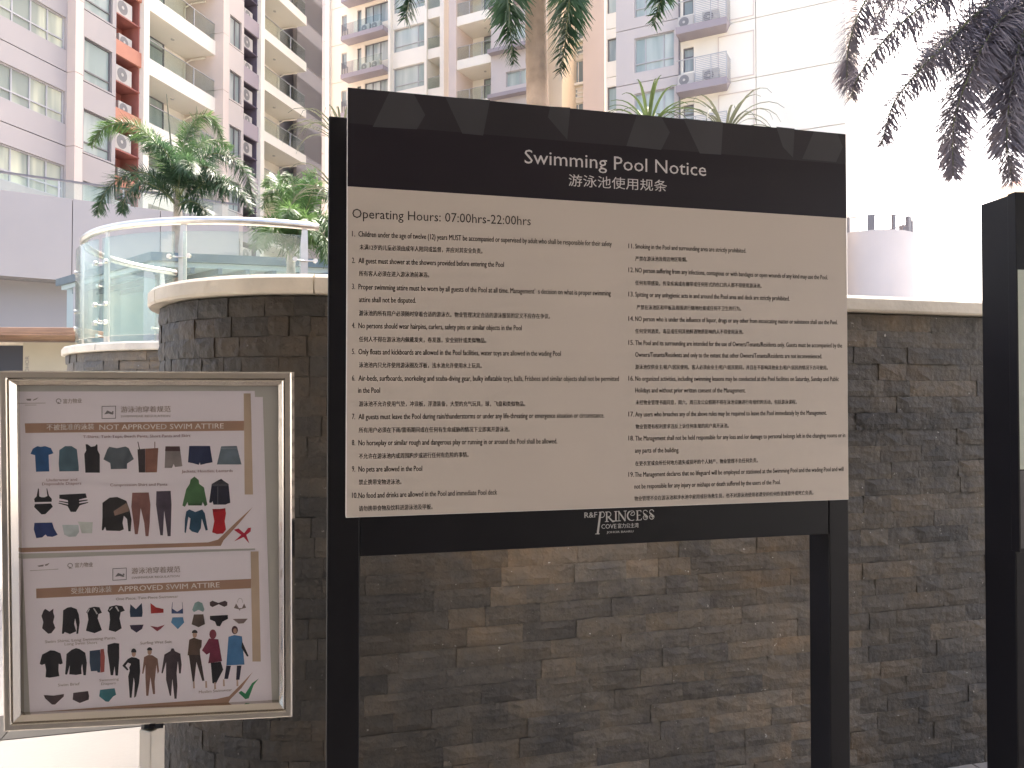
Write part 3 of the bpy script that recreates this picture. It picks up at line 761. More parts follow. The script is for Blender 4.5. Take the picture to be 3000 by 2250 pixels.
P1 = [
 ('title_bar', P5, M['bronze'], [(178, 468), (1757, 450), (1757, 520), (183, 537)]),
 ('side_band', P5, M['bronze2'], [(1755, 252), (1805, 252), (1822, 980), (1762, 980)]),
 ('swoosh', P5, M['bronze'], [(147, 1365), (1500, 1325), (1570, 1305), (1700, 1180), (1820, 1070), (1720, 1190), (1610, 1310), (1590, 1350), (147, 1397)]),
 (GP, PA, (.02, .085, .22), [(365, 1000), (400, 920), (470, 880), (520, 892), (590, 880), (680, 910), (720, 990), (645, 1015), (655, 1270), (450, 1275), (435, 1020)]),
 (GP, PA, TEAL, [(810, 940), (900, 880), (1000, 880), (1080, 930), (1110, 1200), (1110, 1265), (810, 1270), (800, 1150)]),
 (GP, PA, BLK, [(1215, 850), (1245, 850), (1300, 890), (1360, 880), (1385, 850), (1400, 860), (1400, 940), (1435, 1010), (1435, 1290), (1212, 1290), (1195, 1000), (1225, 950)]),
 (GP, PA, (.10, .12, .14), [(1580, 890), (1700, 912), (1830, 885), (1880, 910), (1960, 1080), (1855, 1150), (1855, 1230), (1605, 1235), (1595, 1140), (1490, 1085), (1550, 930)]),
 (GP, P5, DKB, [(990, 655), (1045, 650), (1045, 822), (1000, 822)]), (GP, P5, (.23, .11, .085), [(1046, 650), (1140, 645), (1130, 820), (1046, 822)]),
 ('strap_print', P5, DKB, [(990, 600), (996, 600), (1008, 655), (1001, 655)]), ('strap_print', P5, BRN, [(1112, 600), (1118, 600), (1118, 650), (1112, 650)]),
 (GP, PCc, (.24, .21, .21), [(335, 425), (500, 425), (530, 655), (445, 665), (430, 630), (410, 675), (325, 675)]), (GP, PCc, (.09, .05, .055), [(335, 425), (500, 425), (505, 480), (330, 480)]),
 (GP, PCc, (.02, .03, .08), [(610, 420), (850, 420), (880, 610), (800, 625), (740, 640), (732, 610), (720, 640), (650, 620), (595, 610)]),
 (GP, PCc, (.13, .17, .21), [(980, 425), (1160, 420), (1215, 635), (930, 635)]),
 (GP, PB, BLK, [(375, 270), (390, 270), (395, 390), (430, 405), (480, 405), (520, 385), (505, 270), (518, 270), (545, 380), (590, 430), (585, 475), (325, 480), (315, 430), (355, 390)]),
 (GP, PB, BLK, [(330, 510), (575, 500), (605, 550), (490, 665), (430, 670), (315, 555)]),
 (GP, PB, BLK, [(705, 365), (1110, 345), (1130, 410), (1010, 440), (1010, 455), (1140, 440), (1140, 455), (1010, 480), (1012, 500), (1150, 478), (1150, 490), (1020, 530), (960, 630), (880, 630), (830, 540), (690, 500), (700, 488), (840, 518), (840, 500), (700, 470), (700, 458), (840, 480), (835, 450), (705, 425)]),
 (GP, PB, (.03, .05, .16), [(320, 800), (595, 795), (620, 880), (680, 985), (600, 1015), (520, 1010), (490, 980), (440, 1025), (350, 1035), (310, 900)]),
 (GP, PB, (.50, .56, .58), [(750, 830), (1000, 830), (1010, 940), (960, 1010), (850, 1015), (780, 980)]), (GP, PB, (.54, .57, .55), [(990, 780), (1220, 790), (1210, 960), (1050, 960), (1020, 850)]),
 (GP, PB, (.03, .028, .03), [(1370, 490), (1480, 410), (1600, 400), (1740, 460), (1790, 600), (1820, 750), (1805, 930), (1770, 930), (1750, 740), (1700, 690), (1680, 800), (1700, 900), (1640, 925), (1430, 920), (1410, 860), (1385, 915), (1360, 915), (1370, 700)]),
 ('garment_stripe', PB, (.24, .16, .13), [(1540, 620), (1740, 490), (1775, 560), (1780, 620), (1560, 690)]),
 (GP, PB, (.23, .11, .10), [(1830, 335), (2085, 330), (2110, 520), (2100, 800), (2080, 1005), (2035, 1005), (2015, 800), (1960, 570), (1940, 800), (1915, 975), (1870, 975), (1850, 800), (1815, 550)]),
 (GP, PCc, (.075, .06, .085), [(230, 945), (395, 940), (405, 1100), (395, 1465), (360, 1465), (320, 1170), (305, 1455), (275, 1455), (225, 1100)]),
 (GP, PCc, GRN, [(670, 775), (720, 815), (725, 860), (780, 900), (820, 1100), (790, 1120), (765, 1070), (755, 1110), (600, 1110), (590, 1070), (560, 1125), (530, 1110), (575, 920), (615, 860), (625, 810)]),
 (GP, PCc, (.02, .022, .04), [(870, 860), (940, 820), (980, 800), (1010, 825), (1065, 860), (1085, 1080), (1050, 1090), (1030, 1100), (890, 1100), (880, 1060), (865, 1080), (840, 1075)]),
 (GP, PCc, (.025, .07, .12), [(575, 1180), (610, 1155), (680, 1185), (760, 1155), (790, 1200), (825, 1395), (800, 1400), (755, 1260), (745, 1370), (710, 1430), (640, 1410), (610, 1380), (625, 1260), (600, 1240), (570, 1430), (555, 1420), (560, 1270)]),
 (GP, PCc, RED, [(880, 1150), (960, 1150), (1025, 1140), (1035, 1200), (1020, 1290), (1035, 1390), (1000, 1435), (930, 1440), (875, 1420), (900, 1290), (885, 1210)]),
 ('garment_detail', PCc, (.04, .09, .04), [(630, 820), (670, 790), (715, 825), (722, 855), (670, 872), (618, 858)]), ('garment_detail', PCc, (.03, .07, .03), [(595, 1085), (757, 1085), (755, 1110), (600, 1110)]),
 ('garment_detail', PCc, (.10, .10, .12), [(870, 862), (940, 822), (1010, 827), (1064, 862), (1060, 885), (875, 885)]), ('garment_detail', PCc, (.12, .12, .14), [(936, 890), (944, 890), (944, 1095), (936, 1095)]),
 ('garment_detail', PCc, (.08, .02, .03), [(878, 1150), (960, 1152), (1028, 1142), (1030, 1165), (960, 1178), (885, 1190)]), ('garment_detail', PA, (.012, .05, .14), [(470, 880), (520, 892), (590, 880), (570, 905), (520, 915), (485, 905)]),
 ('garment_detail', PA, (.05, .08, .09), [(1600, 1160), (1855, 1160), (1855, 1230), (1605, 1235)]), ('garment_detail', PCc, (.20, .24, .28), [(975, 440), (1165, 436), (1170, 455), (970, 458)]),
 ('cross_mark', PCc, (.40, .02, .05), [(1125, 1390), (1180, 1375), (1245, 1430), (1290, 1370), (1325, 1365), (1320, 1410), (1270, 1450), (1305, 1550), (1240, 1475), (1130, 1525), (1210, 1450)]),
]
def icon(c, x0, y0, x1, y1, dy):
    t = 5
    return [('icon_print', c, GREY, [(x0, y0), (x1, y0 - dy), (x1, y0 - dy + t), (x0, y0 + t)]), ('icon_print', c, GREY, [(x0, y1 - t), (x1, y1 - dy - t), (x1, y1 - dy), (x0, y1)]),
            ('icon_print', c, GREY, [(x0, y0), (x0 + t, y0), (x0 + t, y1), (x0, y1)]), ('icon_print', c, GREY, [(x1 - t, y0 - dy), (x1, y0 - dy), (x1, y1 - dy), (x1 - t, y1 - dy)]),
            ('icon_print', c, GREY, [(x0 + 18, y0 + 60), (x0 + 40, y0 + 32), (x0 + 62, y0 + 40), (x0 + 88, y0 + 55), (x0 + 78, y0 + 62), (x0 + 50, y0 + 54)]),
            ('icon_print', c, GREY, ell(x0 + 80, y0 + 43, 7, 7, 8))]
P1 += icon(P5, 732, 343, 835, 436, 2)
P1 += [('logo_print', P5, (.25, .22, .22), [(188, 292), (225, 290), (222, 305), (196, 304)]), ('logo_print', P5, (.25, .22, .22), [(238, 298), (278, 280), (262, 295), (240, 304)]), ('logo_print', P5, (.42, .38, .38), [(135, 321), (328, 319), (328, 324), (135, 326)]), ('logo_print', P5, (.45, .41, .41), [(180, 334), (262, 333), (262, 338), (180, 339)]),
       ('logo_print', P5, (.30, .27, .28), arc(422, 306, 20, 18, 120, 400) + arc(422, 306, 14, 12, 400, 120)), ('logo_print', P5, (.30, .27, .28), [(418, 312), (440, 326), (412, 328)])]
gr, g2, dk = pm((.33, .27, .25)), pm((.28, .16, .16)), pm((.74, .68, .66))
T1 = [('不被批准的泳装', P5, (335, 518), (677, 512), 18, dk, True), ('NOT APPROVED SWIM ATTIRE', P5, (715, 514), (1610, 504), 15, dk, False),
      ('T-Shirts, Tank Tops, Beach Pants, Short Pants and Skirt', P5, (597, 574), (1370, 565), 8, g2, False),
      ('游泳池穿着规范', P5, (870, 390), (1228, 386), 18, gr, True), ('SWIMWEAR REGULATION', P5, (870, 425), (1225, 421), 6, gr, False),
      ('Underwear and', P5, (335, 886), (555, 881), 8, g2, False), ('Disposable Diapers', P5, (303, 914), (585, 908), 8, g2, False),
      ('Compression Shirt and Pants', P5, (793, 921), (1205, 916), 8, g2, False), ('Jackets, Hoodies, Leotards', P5, (1308, 823), (1675, 818), 8, g2, False),
      ('富力物业', P5, (455, 326), (588, 321), 14, gr, True)]
poster('upper poster of not approved swim attire with a red cross mark in the steel frame', [(33, 1147), (746, 1145), (772, 1606), (52, 1622)], P1, T1, Y1)
P2 = [
 ('title_bar', P6, M['bronze'], [(260, 355), (1808, 285), (1808, 352), (262, 425)]),
 ('side_band', P6, M['bronze2'], [(1805, 88), (1862, 86), (1878, 880), (1818, 880)]),
 ('swoosh', P6, M['bronze'], [(228, 1245), (1560, 1150), (1650, 1130), (1720, 1060), (1820, 955), (1740, 1070), (1660, 1150), (1640, 1185), (230, 1270)]),
 ('check_mark', PF, (.03, .20, .09), [(1210, 1335), (1240, 1310), (1290, 1345), (1370, 1220), (1450, 1165), (1390, 1240), (1330, 1400), (1290, 1410)]),
 (GP, PD, DKB, [(375, 930), (400, 905), (440, 930), (470, 950), (535, 900), (530, 960), (550, 1030), (530, 1120), (565, 1215), (500, 1300), (450, 1310), (350, 1220), (370, 1120), (340, 1020)]),
 (GP, PD, BLK, [(690, 930), (760, 885), (820, 875), (910, 910), (945, 1000), (960, 1120), (935, 1310), (905, 1310), (915, 1200), (885, 1060), (870, 1150), (905, 1270), (800, 1315), (715, 1280), (700, 1310), (670, 1310), (685, 1100)]),
 (GP, PD, BLK, [(1065, 960), (1110, 890), (1200, 870), (1280, 880), (1320, 970), (1265, 990), (1250, 1060), (1320, 1250), (1200, 1300), (1060, 1260), (1100, 1080), (1085, 980)]),
 ('garment_stripe', PD, (.55, .53, .54), [(1175, 895), (1200, 900), (1255, 985), (1235, 995)]), ('garment_stripe', PD, (.55, .53, .54), [(1110, 900), (1125, 905), (1090, 970), (1080, 960)]),
 (GP, PD, BLK, [(1410, 940), (1440, 870), (1550, 845), (1650, 860), (1690, 935), (1625, 960), (1605, 1060), (1640, 1220), (1540, 1280), (1430, 1250), (1450, 1080), (1440, 970)]),
 ('garment_stripe', PD, (.55, .53, .54), [(1530, 870), (1560, 865), (1600, 940), (1585, 950)]), ('garment_stripe', PD, (.55, .53, .54), [(1480, 880), (1495, 885), (1445, 935), (1435, 925)]),
 (GP, PD, (.03, .05, .09), [(1780, 830), (1870, 910), (1965, 810), (1980, 960), (1970, 1035), (1780, 1040), (1770, 950)]), (GP, PD, (.04, .03, .06), [(1770, 1170), (1995, 1160), (1970, 1230), (1880, 1290), (1790, 1230)]),
 (GP, PF, (.34, .03, .03), [(165, 270), (205, 300), (230, 320), (320, 340), (320, 385), (170, 395)]), (GP, PF, (.26, .05, .07), [(160, 540), (250, 555), (335, 527), (290, 575), (245, 605)]),
 (GP, PF, (.06, .09, .22), [(415, 330), (475, 370), (490, 370), (550, 330), (552, 395), (415, 395)]), ('strap_print', PF, (.06, .09, .22), [(424, 260), (429, 260), (424, 335), (416, 335)]), ('strap_print', PF, (.1, .12, .22), [(540, 260), (544, 260), (550, 335), (544, 335)]),
 (GP, PF, (.09, .22, .38), [(425, 440), (550, 438), (565, 500), (490, 580), (410, 500)]),
 (GP, PF, (.22, .33, .33), [(660, 350), (690, 270), (730, 250), (780, 270), (805, 345), (790, 375), (735, 350), (680, 378)]), (GP, PF, (.10, .075, .065), [(680, 405), (793, 403), (812, 520), (735, 557), (652, 522)]),
 (GP, PF, (.07, .045, .05), [(868, 260), (900, 242), (970, 268), (1050, 242), (1078, 260), (1075, 300), (1040, 315), (975, 285), (900, 318), (870, 300)]), (GP, PF, BLK, [(870, 422), (1082, 412), (1085, 458), (1020, 490), (990, 547), (950, 540), (930, 490), (870, 465)]),
 (GP, PF, (.24, .19, .18), [(1155, 330), (1180, 275), (1215, 330), (1250, 330), (1275, 275), (1300, 325), (1230, 345), (1225, 365), (1215, 345)]), (GP, PF, (.24, .18, .17), [(1140, 460), (1160, 458), (1320, 455), (1270, 510), (1210, 515)]),
 ('strap_print', PF, (.3, .27, .26), arc(1228, 265, 32, 55, 180, 360) + arc(1228, 265, 28, 50, 360, 180)),
 (GP, PE, BLK, [(310, 580), (350, 430), (430, 390), (480, 360), (550, 365), (650, 410), (685, 570), (650, 590), (620, 580), (615, 680), (630, 780), (470, 805), (405, 795), (415, 680), (395, 580), (345, 600)]),
 (GP, PE, BLK, [(745, 420), (830, 350), (900, 325), (960, 340), (1050, 400), (1075, 560), (1060, 765), (1020, 765), (1000, 580), (985, 650), (990, 745), (900, 760), (790, 750), (800, 600), (755, 755), (722, 750), (735, 600)]),
 (GP, PE, (.035, .06, .10), [(1120, 370), (1290, 350), (1300, 500), (1290, 720), (1250, 720), (1240, 695), (1140, 700), (1120, 560)]), (GP, PE, (.34, .09, .08), [(1295, 345), (1350, 335), (1368, 470), (1358, 710), (1295, 722)]),
 (GP, PE, BLK, [(1410, 270), (1520, 240), (1600, 250), (1600, 480), (1580, 770), (1540, 770), (1525, 620), (1500, 765), (1460, 765), (1440, 600), (1408, 380)]),
 (GP, PE, (.06, .04, .045), [(375, 1085), (540, 1095), (705, 1068), (700, 1110), (560, 1240), (510, 1240), (400, 1140)]), (GP, PE, (.07, .05, .06), [(855, 1050), (1095, 1020), (1112, 1100), (1105, 1160), (960, 1215), (845, 1160)]),
 (GP, PE, (.05, .19, .23), [(1290, 1000), (1525, 975), (1550, 1080), (1500, 1110), (1430, 1195), (1380, 1190), (1275, 1105)]),
 (GP, PE, BLK, [(1800, 470), (1870, 480), (1930, 510), (1940, 700), (1920, 900), (1870, 1110), (1840, 1130), (1850, 900), (1835, 800), (1800, 1130), (1770, 1130), (1745, 780), (1770, 690), (1760, 640), (1790, 580), (1740, 560), (1700, 610), (1750, 670), (1730, 690), (1650, 610), (1740, 500)]),
 ('head_print', PE, SKIN, ell(1835, 415, 34, 52)), ('hair_print', PE, BLK, arc(1835, 385, 42, 55, 170, 370)),
 (GP, PF, (.21, .12, .10), [(90, 910), (140, 885), (190, 890), (250, 930), (268, 1080), (250, 1110), (235, 1000), (230, 1060), (215, 1200), (220, 1350), (195, 1350), (165, 1150), (140, 1370), (115, 1370), (105, 1150), (105, 1000), (80, 1110), (66, 1105)]),
 ('head_print', PF, SKIN, ell(155, 848, 26, 38)), ('hair_print', PF, BLK, arc(155, 828, 32, 34, 175, 365)),
 (GP, PF, (.055, .04, .05), [(330, 880), (400, 840), (415, 808), (440, 808), (455, 840), (520, 870), (535, 1000), (525, 1105), (505, 1105), (490, 960), (475, 1100), (485, 1250), (475, 1405), (450, 1405), (425, 1170), (410, 1370), (395, 1370), (350, 1180), (350, 970), (310, 1105), (295, 1100)]),
 (GP, PF, (.10, .065, .05), [(625, 705), (680, 680), (735, 700), (775, 710), (770, 790), (752, 820), (755, 900), (605, 890)]), (GP, PF, (.05, .035, .035), [(620, 885), (755, 885), (805, 1190), (780, 1195), (710, 970), (685, 1200), (665, 1200)]),
 ('head_print', PF, SKIN, ell(690, 645, 26, 38)), ('hair_print', PF, BLK, arc(690, 620, 34, 32, 170, 370)),
 (GP, PF, (.17, .03, .06), [(860, 690), (970, 700), (1015, 960), (850, 985), (870, 860), (830, 882), (775, 830), (830, 740)]), (GP, PF, BLK, [(880, 980), (1000, 965), (1028, 1060), (940, 1230), (900, 1220)]),
 ('hair_print', PF, (.20, .05, .07), ell(905, 640, 42, 58)), ('head_print', PF, SKIN, ell(928, 640, 20, 34)),
 (GP, PF, (.06, .17, .34), [(1090, 670), (1160, 650), (1250, 665), (1280, 1000), (1065, 1010)]), (GP, PF, BLK, [(1250, 720), (1330, 900), (1310, 905), (1245, 800)]),
 (GP, PF, (.02, .02, .04), [(1065, 1012), (1120, 1014), (1085, 1170), (1040, 1170)]), (GP, PF, (.02, .02, .04), [(1190, 1012), (1245, 1010), (1220, 1180), (1180, 1180)]),
 ('hair_print', PF, (.07, .03, .04), ell(1165, 590, 38, 50)), ('head_print', PF, SKIN, ell(1168, 600, 22, 32)),
]
for x_, y_ in ((680, 1240), (825, 1235), (930, 1250), (1035, 1215), (1195, 1215)): P2.append(('foot_print', PF, (.5, .36, .3), [(x_ - 10, y_ - 40), (x_ + 8, y_ - 40), (x_ + 14, y_ + 40), (x_ - 10, y_ + 42)]))
P2 += icon(P6, 810, 210, 912, 298, 6)
P2 += [('logo_print', P6, (.25, .22, .22), [(268, 190), (315, 182), (312, 195), (280, 198)]), ('logo_print', P6, (.25, .22, .22), [(322, 182), (358, 170), (342, 188), (326, 192)]), ('logo_print', P6, (.45, .41, .41), [(215, 224), (420, 212), (420, 217), (215, 229)]),
       ('logo_print', P6, (.30, .27, .28), arc(505, 188, 20, 18, 120, 400) + arc(505, 188, 14, 12, 400, 120)), ('logo_print', P6, (.30, .27, .28), [(500, 195), (524, 208), (495, 212)])]
T2 = [('受批准的泳装', P6, (512, 394), (803, 380), 18, dk, True), ('APPROVED SWIM ATTIRE', P6, (850, 377), (1580, 345), 15, dk, False),
      ('One Piece, Two Piece Swimwear', P6, (835, 440), (1283, 420), 8, gr, False), ('游泳池穿着规范', P6, (947, 250), (1297, 237), 18, gr, True), ('SWIMWEAR REGULATION', P6, (948, 285), (1292, 272), 6, gr, False),
      ('Swim Shirts, Long Swimming Pants,', P6, (325, 748), (835, 718), 8, gr, False), ('Long Swim Short', P6, (465, 764), (700, 752), 8, gr, False),
      ('Surfing Wet Suit', P6, (1010, 757), (1237, 746), 8, gr, False), ('Swim Brief', P6, (418, 1060), (573, 1050), 8, gr, False),
      ('Swimming', P6, (715, 1024), (855, 1014), 7, gr, False), ('Diapers', P6, (730, 1050), (833, 1043), 7, gr, False), ('Muslim Swimwear', P6, (1432, 1110), (1670, 1092), 8, gr, False),
      ('富力物业', P6, (540, 204), (668, 198), 14, gr, True)]
poster('lower poster of approved swim attire with a green check mark in the steel frame', [(66, 1637), (764, 1611), (785, 2063), (88, 2098)], P2, T2, Y1)

# ------------------------------------------------------------------ apartment buildings
H = 3.1
ORD = ['first', 'second', 'third', 'fourth', 'fifth', 'sixth', 'seventh', 'eighth', 'ninth', 'tenth', 'eleventh', 'twelfth']
def window(root, x0, x1, z0, z1, y, mull=(), trans=(), fm=None, pm_=None, bar=.06):
    mb = MB()
    mb.hole(x0, x1, z0, z1, x0 + bar, x1 - bar, z0 + bar, z1 - bar, y, y + .06)
    for m_ in mull: mb.box(m_ - bar / 2, m_ + bar / 2, y + .005, y + .055, z0 + bar, z1 - bar)
    for t_ in trans: mb.box(x0 + bar, x1 - bar, y + .003, y + .052, t_ - bar / 2, t_ + bar / 2)
    fr_ = mb.build('window', fm or M['wframe'], root)
    xs = [x0 + bar] + sorted(mull) + [x1 - bar]
    for a, b in zip(xs[:-1], xs[1:]):
        t = random.uniform(-.012, .012)
        MB().quad((a, y + .06 + t, z0 + bar), (b, y + .06 - t, z0 + bar), (b, y + .06 - t, z1 - bar), (a, y + .06 + t, z1 - bar)).build('pane', pm_ or M['pane'], fr_)
    return fr_
def window_bay(root, x0, x1, wx0, wx1, w0, w1, ks, zj, m, mull=(), trans=(), y=0.0, fm=None, pm_=None):
    """one storey panel with an opening per storey; w0, w1 = opening above the storey joint"""
    for k in ks:
        z = zj + k * H
        MB().hole(x0, x1, z + .02, z + H - .02, wx0, wx1, z + w0, z + w1, y, y + .22).build('wall_panel', m, root)
        window(root, wx0, wx1, z + w0, z + w1, y + .10, mull, [z + t for t in trans], fm, pm_ if pm_ is not None else random.choice((M['pane'], M['pane2'])))
ACS = []
def ac_proto():
    r_ = bpy.data.objects.new('air_conditioner', None); COL.objects.link(r_)
    bd = MB().box(-.43, .43, -.16, .16, .04, .68).build('casing', M['ac'], r_, bevel=.02)
    f = MB(); n = 20
    f.v = [(-.1 + .27 * math.cos(2 * math.pi * i / n), -.166, .36 + .27 * math.sin(2 * math.pi * i / n)) for i in range(n)]; f.f = [tuple(range(n))]
    fg = f.build('fan_grille', M['acfan'], r_)
    MB().tube([(-.1, -.17, .36), (-.1, -.18, .36)], .07, 10).build('fan_hub', M['ac'], fg)
    MB().box(-.38, -.30, -.15, .15, 0, .04).build('foot', M['acfan'], r_); MB().box(.30, .38, -.15, .15, 0, .04).build('foot', M['acfan'], r_)
    return r_
AC0 = ac_proto(); ac_used = [False]
def ac(root, x, y, z, col, s=1.0):
    p = root.matrix_world @ Vector((x, y, z)); q = proj(p + Vector((0, 0, .4)))
    if not (-15 < q[0] < 3015 and -15 < q[1] < 800): return
    o = copy_tree(AC0) if ac_used[0] else AC0
    ac_used[0] = True
    o.matrix_world = Matrix.Translation(p) @ Matrix.Rotation(root.matrix_world.to_euler().z, 4, 'Z') @ Matrix.Diagonal((s, s, s, 1))
    ACS.append((col, q[1], q[0], o))
def balcony(root, x0, x1, zt, zb, zr, ks, depth, posts=(), door=None, y=0.0, slab_m=None, back_m=None, side=True, frm=None, back_door=None):
    """storeys of a recessed balcony: fascia from zb to zt, glass rail up to zr (all relative, storey 0)"""
    for k in ks:
        dz = k * H
        MB().box(x0, x1, y, y + depth, zb + dz, zt + dz).build('balcony_slab', slab_m or M['white'], root, bevel=.01, seg=1)
        MB().box(x0, x1, y + depth, y + depth + .1, zt + dz + .001, zb + dz + H - .001).build('balcony_back_wall', back_m or M['white'], root)
        if side: MB().box(x1 - .10, x1, y + .3, y + depth, zt + dz + .001, zb + dz + H - .001).build('balcony_end_wall', back_m or M['white'], root)
        g_ = MB().box(x0 + .02, x1 - .12, y + .05, y + .065, zt + dz + .05, zr + dz - .03).build('balcony_glass', M['glass_far'], root)
        rl = MB().box(x0 + .01, x1 - .11, y + .035, y + .08, zr + dz - .03, zr + dz)
        for p in posts: rl.box(p - .025, p + .025, y + .03, y + .08, zt + dz, zr + dz - .03)
        rl.build('balcony_rail', M['wframe_w'], root)
        if door:
            a, b, zh_ = door
            window(root, a, b, zt + dz + .02, zt + dz + zh_, y + depth - .09, [(a + b) / 2], [zt + dz + zh_ - .45], M['wframe'], M['pane2'], .07)
        MB().tube([((x0 + x1) / 2 + .3, y + depth * .5, zb + dz - .002), ((x0 + x1) / 2 + .3, y + depth * .5, zb + dz - .05)], .09, 10).build('ceiling_lamp', M['ac'], root)
        MB().tube([(x1 - .35, y + depth - .12, zt + dz), (x1 - .35, y + depth - .12, zb + dz + H - .35), (x1 - .2, y + depth - .45, zb + dz + H - .1), (x1 - .2, y + .6, zb + dz + H - .1)], .05, 6).build('drain_pipe', M['white'], root)

# --- left building
LPX, LD = 217.0, 32.2
LP = at_depth(LPX, 438, LD)
LM = frameM((LP.x, LP.y, 0), R(90 - 14.4))
left = thing('apartment_building', 'lilac and white apartment block with terracotta air-conditioner recess at the left', 'building', M=LM)
def lx(px, y=0.0): return plane_local(LM, px, 600, y)[0]
def lz(px, py, y=0.0): return plane_local(LM, px, py, y)[1]
zj = lz(217, 438)
KS = range(-3, 7)
xa, xe = lx(-230), lx(942)
MB().box(xa, xe - .1, 2.2, 13, 0, zj + 7 * H + .5).build('building_core', M['lilac'], left)
# window bay beside the left frame edge
wt, wb = lz(192, 268) - zj, lz(192, 365) - zj
xq = lx(-20)
window_bay(left, lx(195) - 6.5, lx(195) - .02, lx(195) - 6.3, lx(195) - .12, wb % H, wb % H + (wt - wb), KS, zj, M['lilac'], [lx(35), lx(90), lx(140)], [wb % H + .42], fm=M['wframe_w'], pm_=M['pane3'])
window_bay(left, lx(195) - 13.2, lx(195) - 6.52, lx(195) - 13, lx(195) - 6.7, wb % H, wb % H + (wt - wb), KS, zj, M['lilac'], [lx(195) - 10], [wb % H + .42], fm=M['wframe_w'], pm_=M['pane3'])
def pillar(px0, px1, proj_, m, xshift=0):
    x0, x1 = lx(px0), lx(px1)
    for k in KS:
        MB().box(x0, x1, -proj_, .6, zj + k * H + .012, zj + (k + 1) * H - .012).build('pillar', m, left)
x195 = lx(222, -.42)
for k in KS:
    MB().box(lx(240, -.42) - .42, lx(240, -.42), -.42, .5, zj + k * H + .012, zj + (k + 1) * H - .012).build('pillar', M['pink'], left)
# window bay 2
x0, x1 = lx(240), lx(336)
wt, wb = lz(324, 150) - zj, lz(324, 271) - zj
o0 = math.floor(wb / H) * H
window_bay(left, x0, x1, lx(243), lx(325), wb - o0, wt - o0, KS, zj, M['lilac'], [], [wb - o0 + .45], pm_=M['pane2'])
# terracotta air-conditioner bay
def ac_bay(px0, px1, ypar0, ypar1, pxr, mfront, mback, col):
    x0, x1 = lx(px0), lx(px1)
    pt, pb = lz(pxr, ypar0), lz(pxr, ypar1)
    for k in range(-4, 6):
        z0, z1 = pb + k * H, pt + k * H
        MB().box(x0, x1, .02, .14, z0, z1).build('parapet', mfront, left)
        MB().box(x0, x1, .14, 1.1, z0 + .05, z0 + .2).build('shelf', mback, left)
        zs = z1 + (H - (pt - pb)) * .50
        MB().box(x0, x1, .10, 1.1, zs, zs + .06).build('shelf', mback, left)
        lou = MB()
        for q in range(6): lou.box(x0 + .05, x1 - .05, .95, 1.0, zs + .25 + q * .14, zs + .29 + q * .14)
        lou.build('louvre', mback, left)
        ac(left, (x0 + x1) / 2 - .12, .36, zs + .06, col, min(1.15, (x1 - x0) * .78))
        ac(left, (x0 + x1) / 2 + .05, .40, z1 - .16, col, min(.95, (x1 - x0) * .66))
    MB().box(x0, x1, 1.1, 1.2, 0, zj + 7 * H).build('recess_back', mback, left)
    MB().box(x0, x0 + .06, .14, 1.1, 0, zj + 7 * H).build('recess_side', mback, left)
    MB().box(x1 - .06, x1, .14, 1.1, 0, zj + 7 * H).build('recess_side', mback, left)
ac_bay(336, 412, 155, 197, 412, M['terracotta'], M['terra_shade'], 'terracotta recess of left block')
x0, x1 = lx(412), lx(428)
MB().box(x0 + .001, x1, -.12, 1.6, 0, zj + 7 * H).build('fin', M['white'], left)
# balcony bay 1
x0, x1 = lx(428), lx(633)
balcony(left, x0 + .002, x1, lz(429, 165), lz(429, 213), lz(429, 107), range(-5, 4), 1.9, [lx(567)], (x0 + .3, lx(543) + .6, 2.35), slab_m=M['white'])
x0, x1 = lx(668, -.5) - .5, lx(668, -.5)
for k in KS: MB().box(x0, x1, -.5, 1.9, zj + k * H + .012, zj + (k + 1) * H - .012).build('pillar', M['pink'], left)
# window bay 3
x0, x1 = x1 + .002, lx(712)
wt, wb = lz(705, 65) - zj, lz(705, 148) - zj; o0 = math.floor(wb / H) * H
window_bay(left, x0, x1, lx(671), lx(705), wb - o0, wt - o0, KS, zj, M['lilac2'], [lx(690)], [], pm_=M['pane'])
ac_bay(712, 757, 188, 233, 712, M['purple'], M['purple_shade'], 'dark purple recess of left block')
MB().box(lx(757) + .001, lx(768), -.12, 1.6, 0, zj + 7 * H).build('fin', M['white'], left)
x0, x1 = lx(768), lx(896)
balcony(left, x0 + .002, x1, lz(768, 228), lz(768, 257), lz(768, 185), range(-5, 5), 2.0, [lx(851)], (x0 + .4, x0 + 3.0, 2.3), side=False)
# end bay, set back
ye = 1.0
x0, x1 = plane_local(LM, 868, 600, ye)[0], plane_local(LM, 942, 600, ye)[0]
wt, wb = lz(900, 113, ye) - zj, lz(900, 200, ye) - zj; o0 = math.floor(wb / H) * H
window_bay(left, x0, x1, x0 + .5, x1 - .35, wb - o0, wt - o0, KS, zj, M['lilac'], [x0 + (x1 - x0) * .35, x0 + (x1 - x0) * .68], [wb - o0 + .5], y=ye, fm=M['wframe_w'], pm_=M['pane2'])
MB().box(x1 - .04, x1, ye + .22, 13, 0, zj + 7 * H).build('end_wall', M['lilac'], left)
MB().box(xa, xe, -.3, 13, zj + 7 * H + .5, zj + 7 * H + 1.2).build('roof_parapet', M['white'], left)

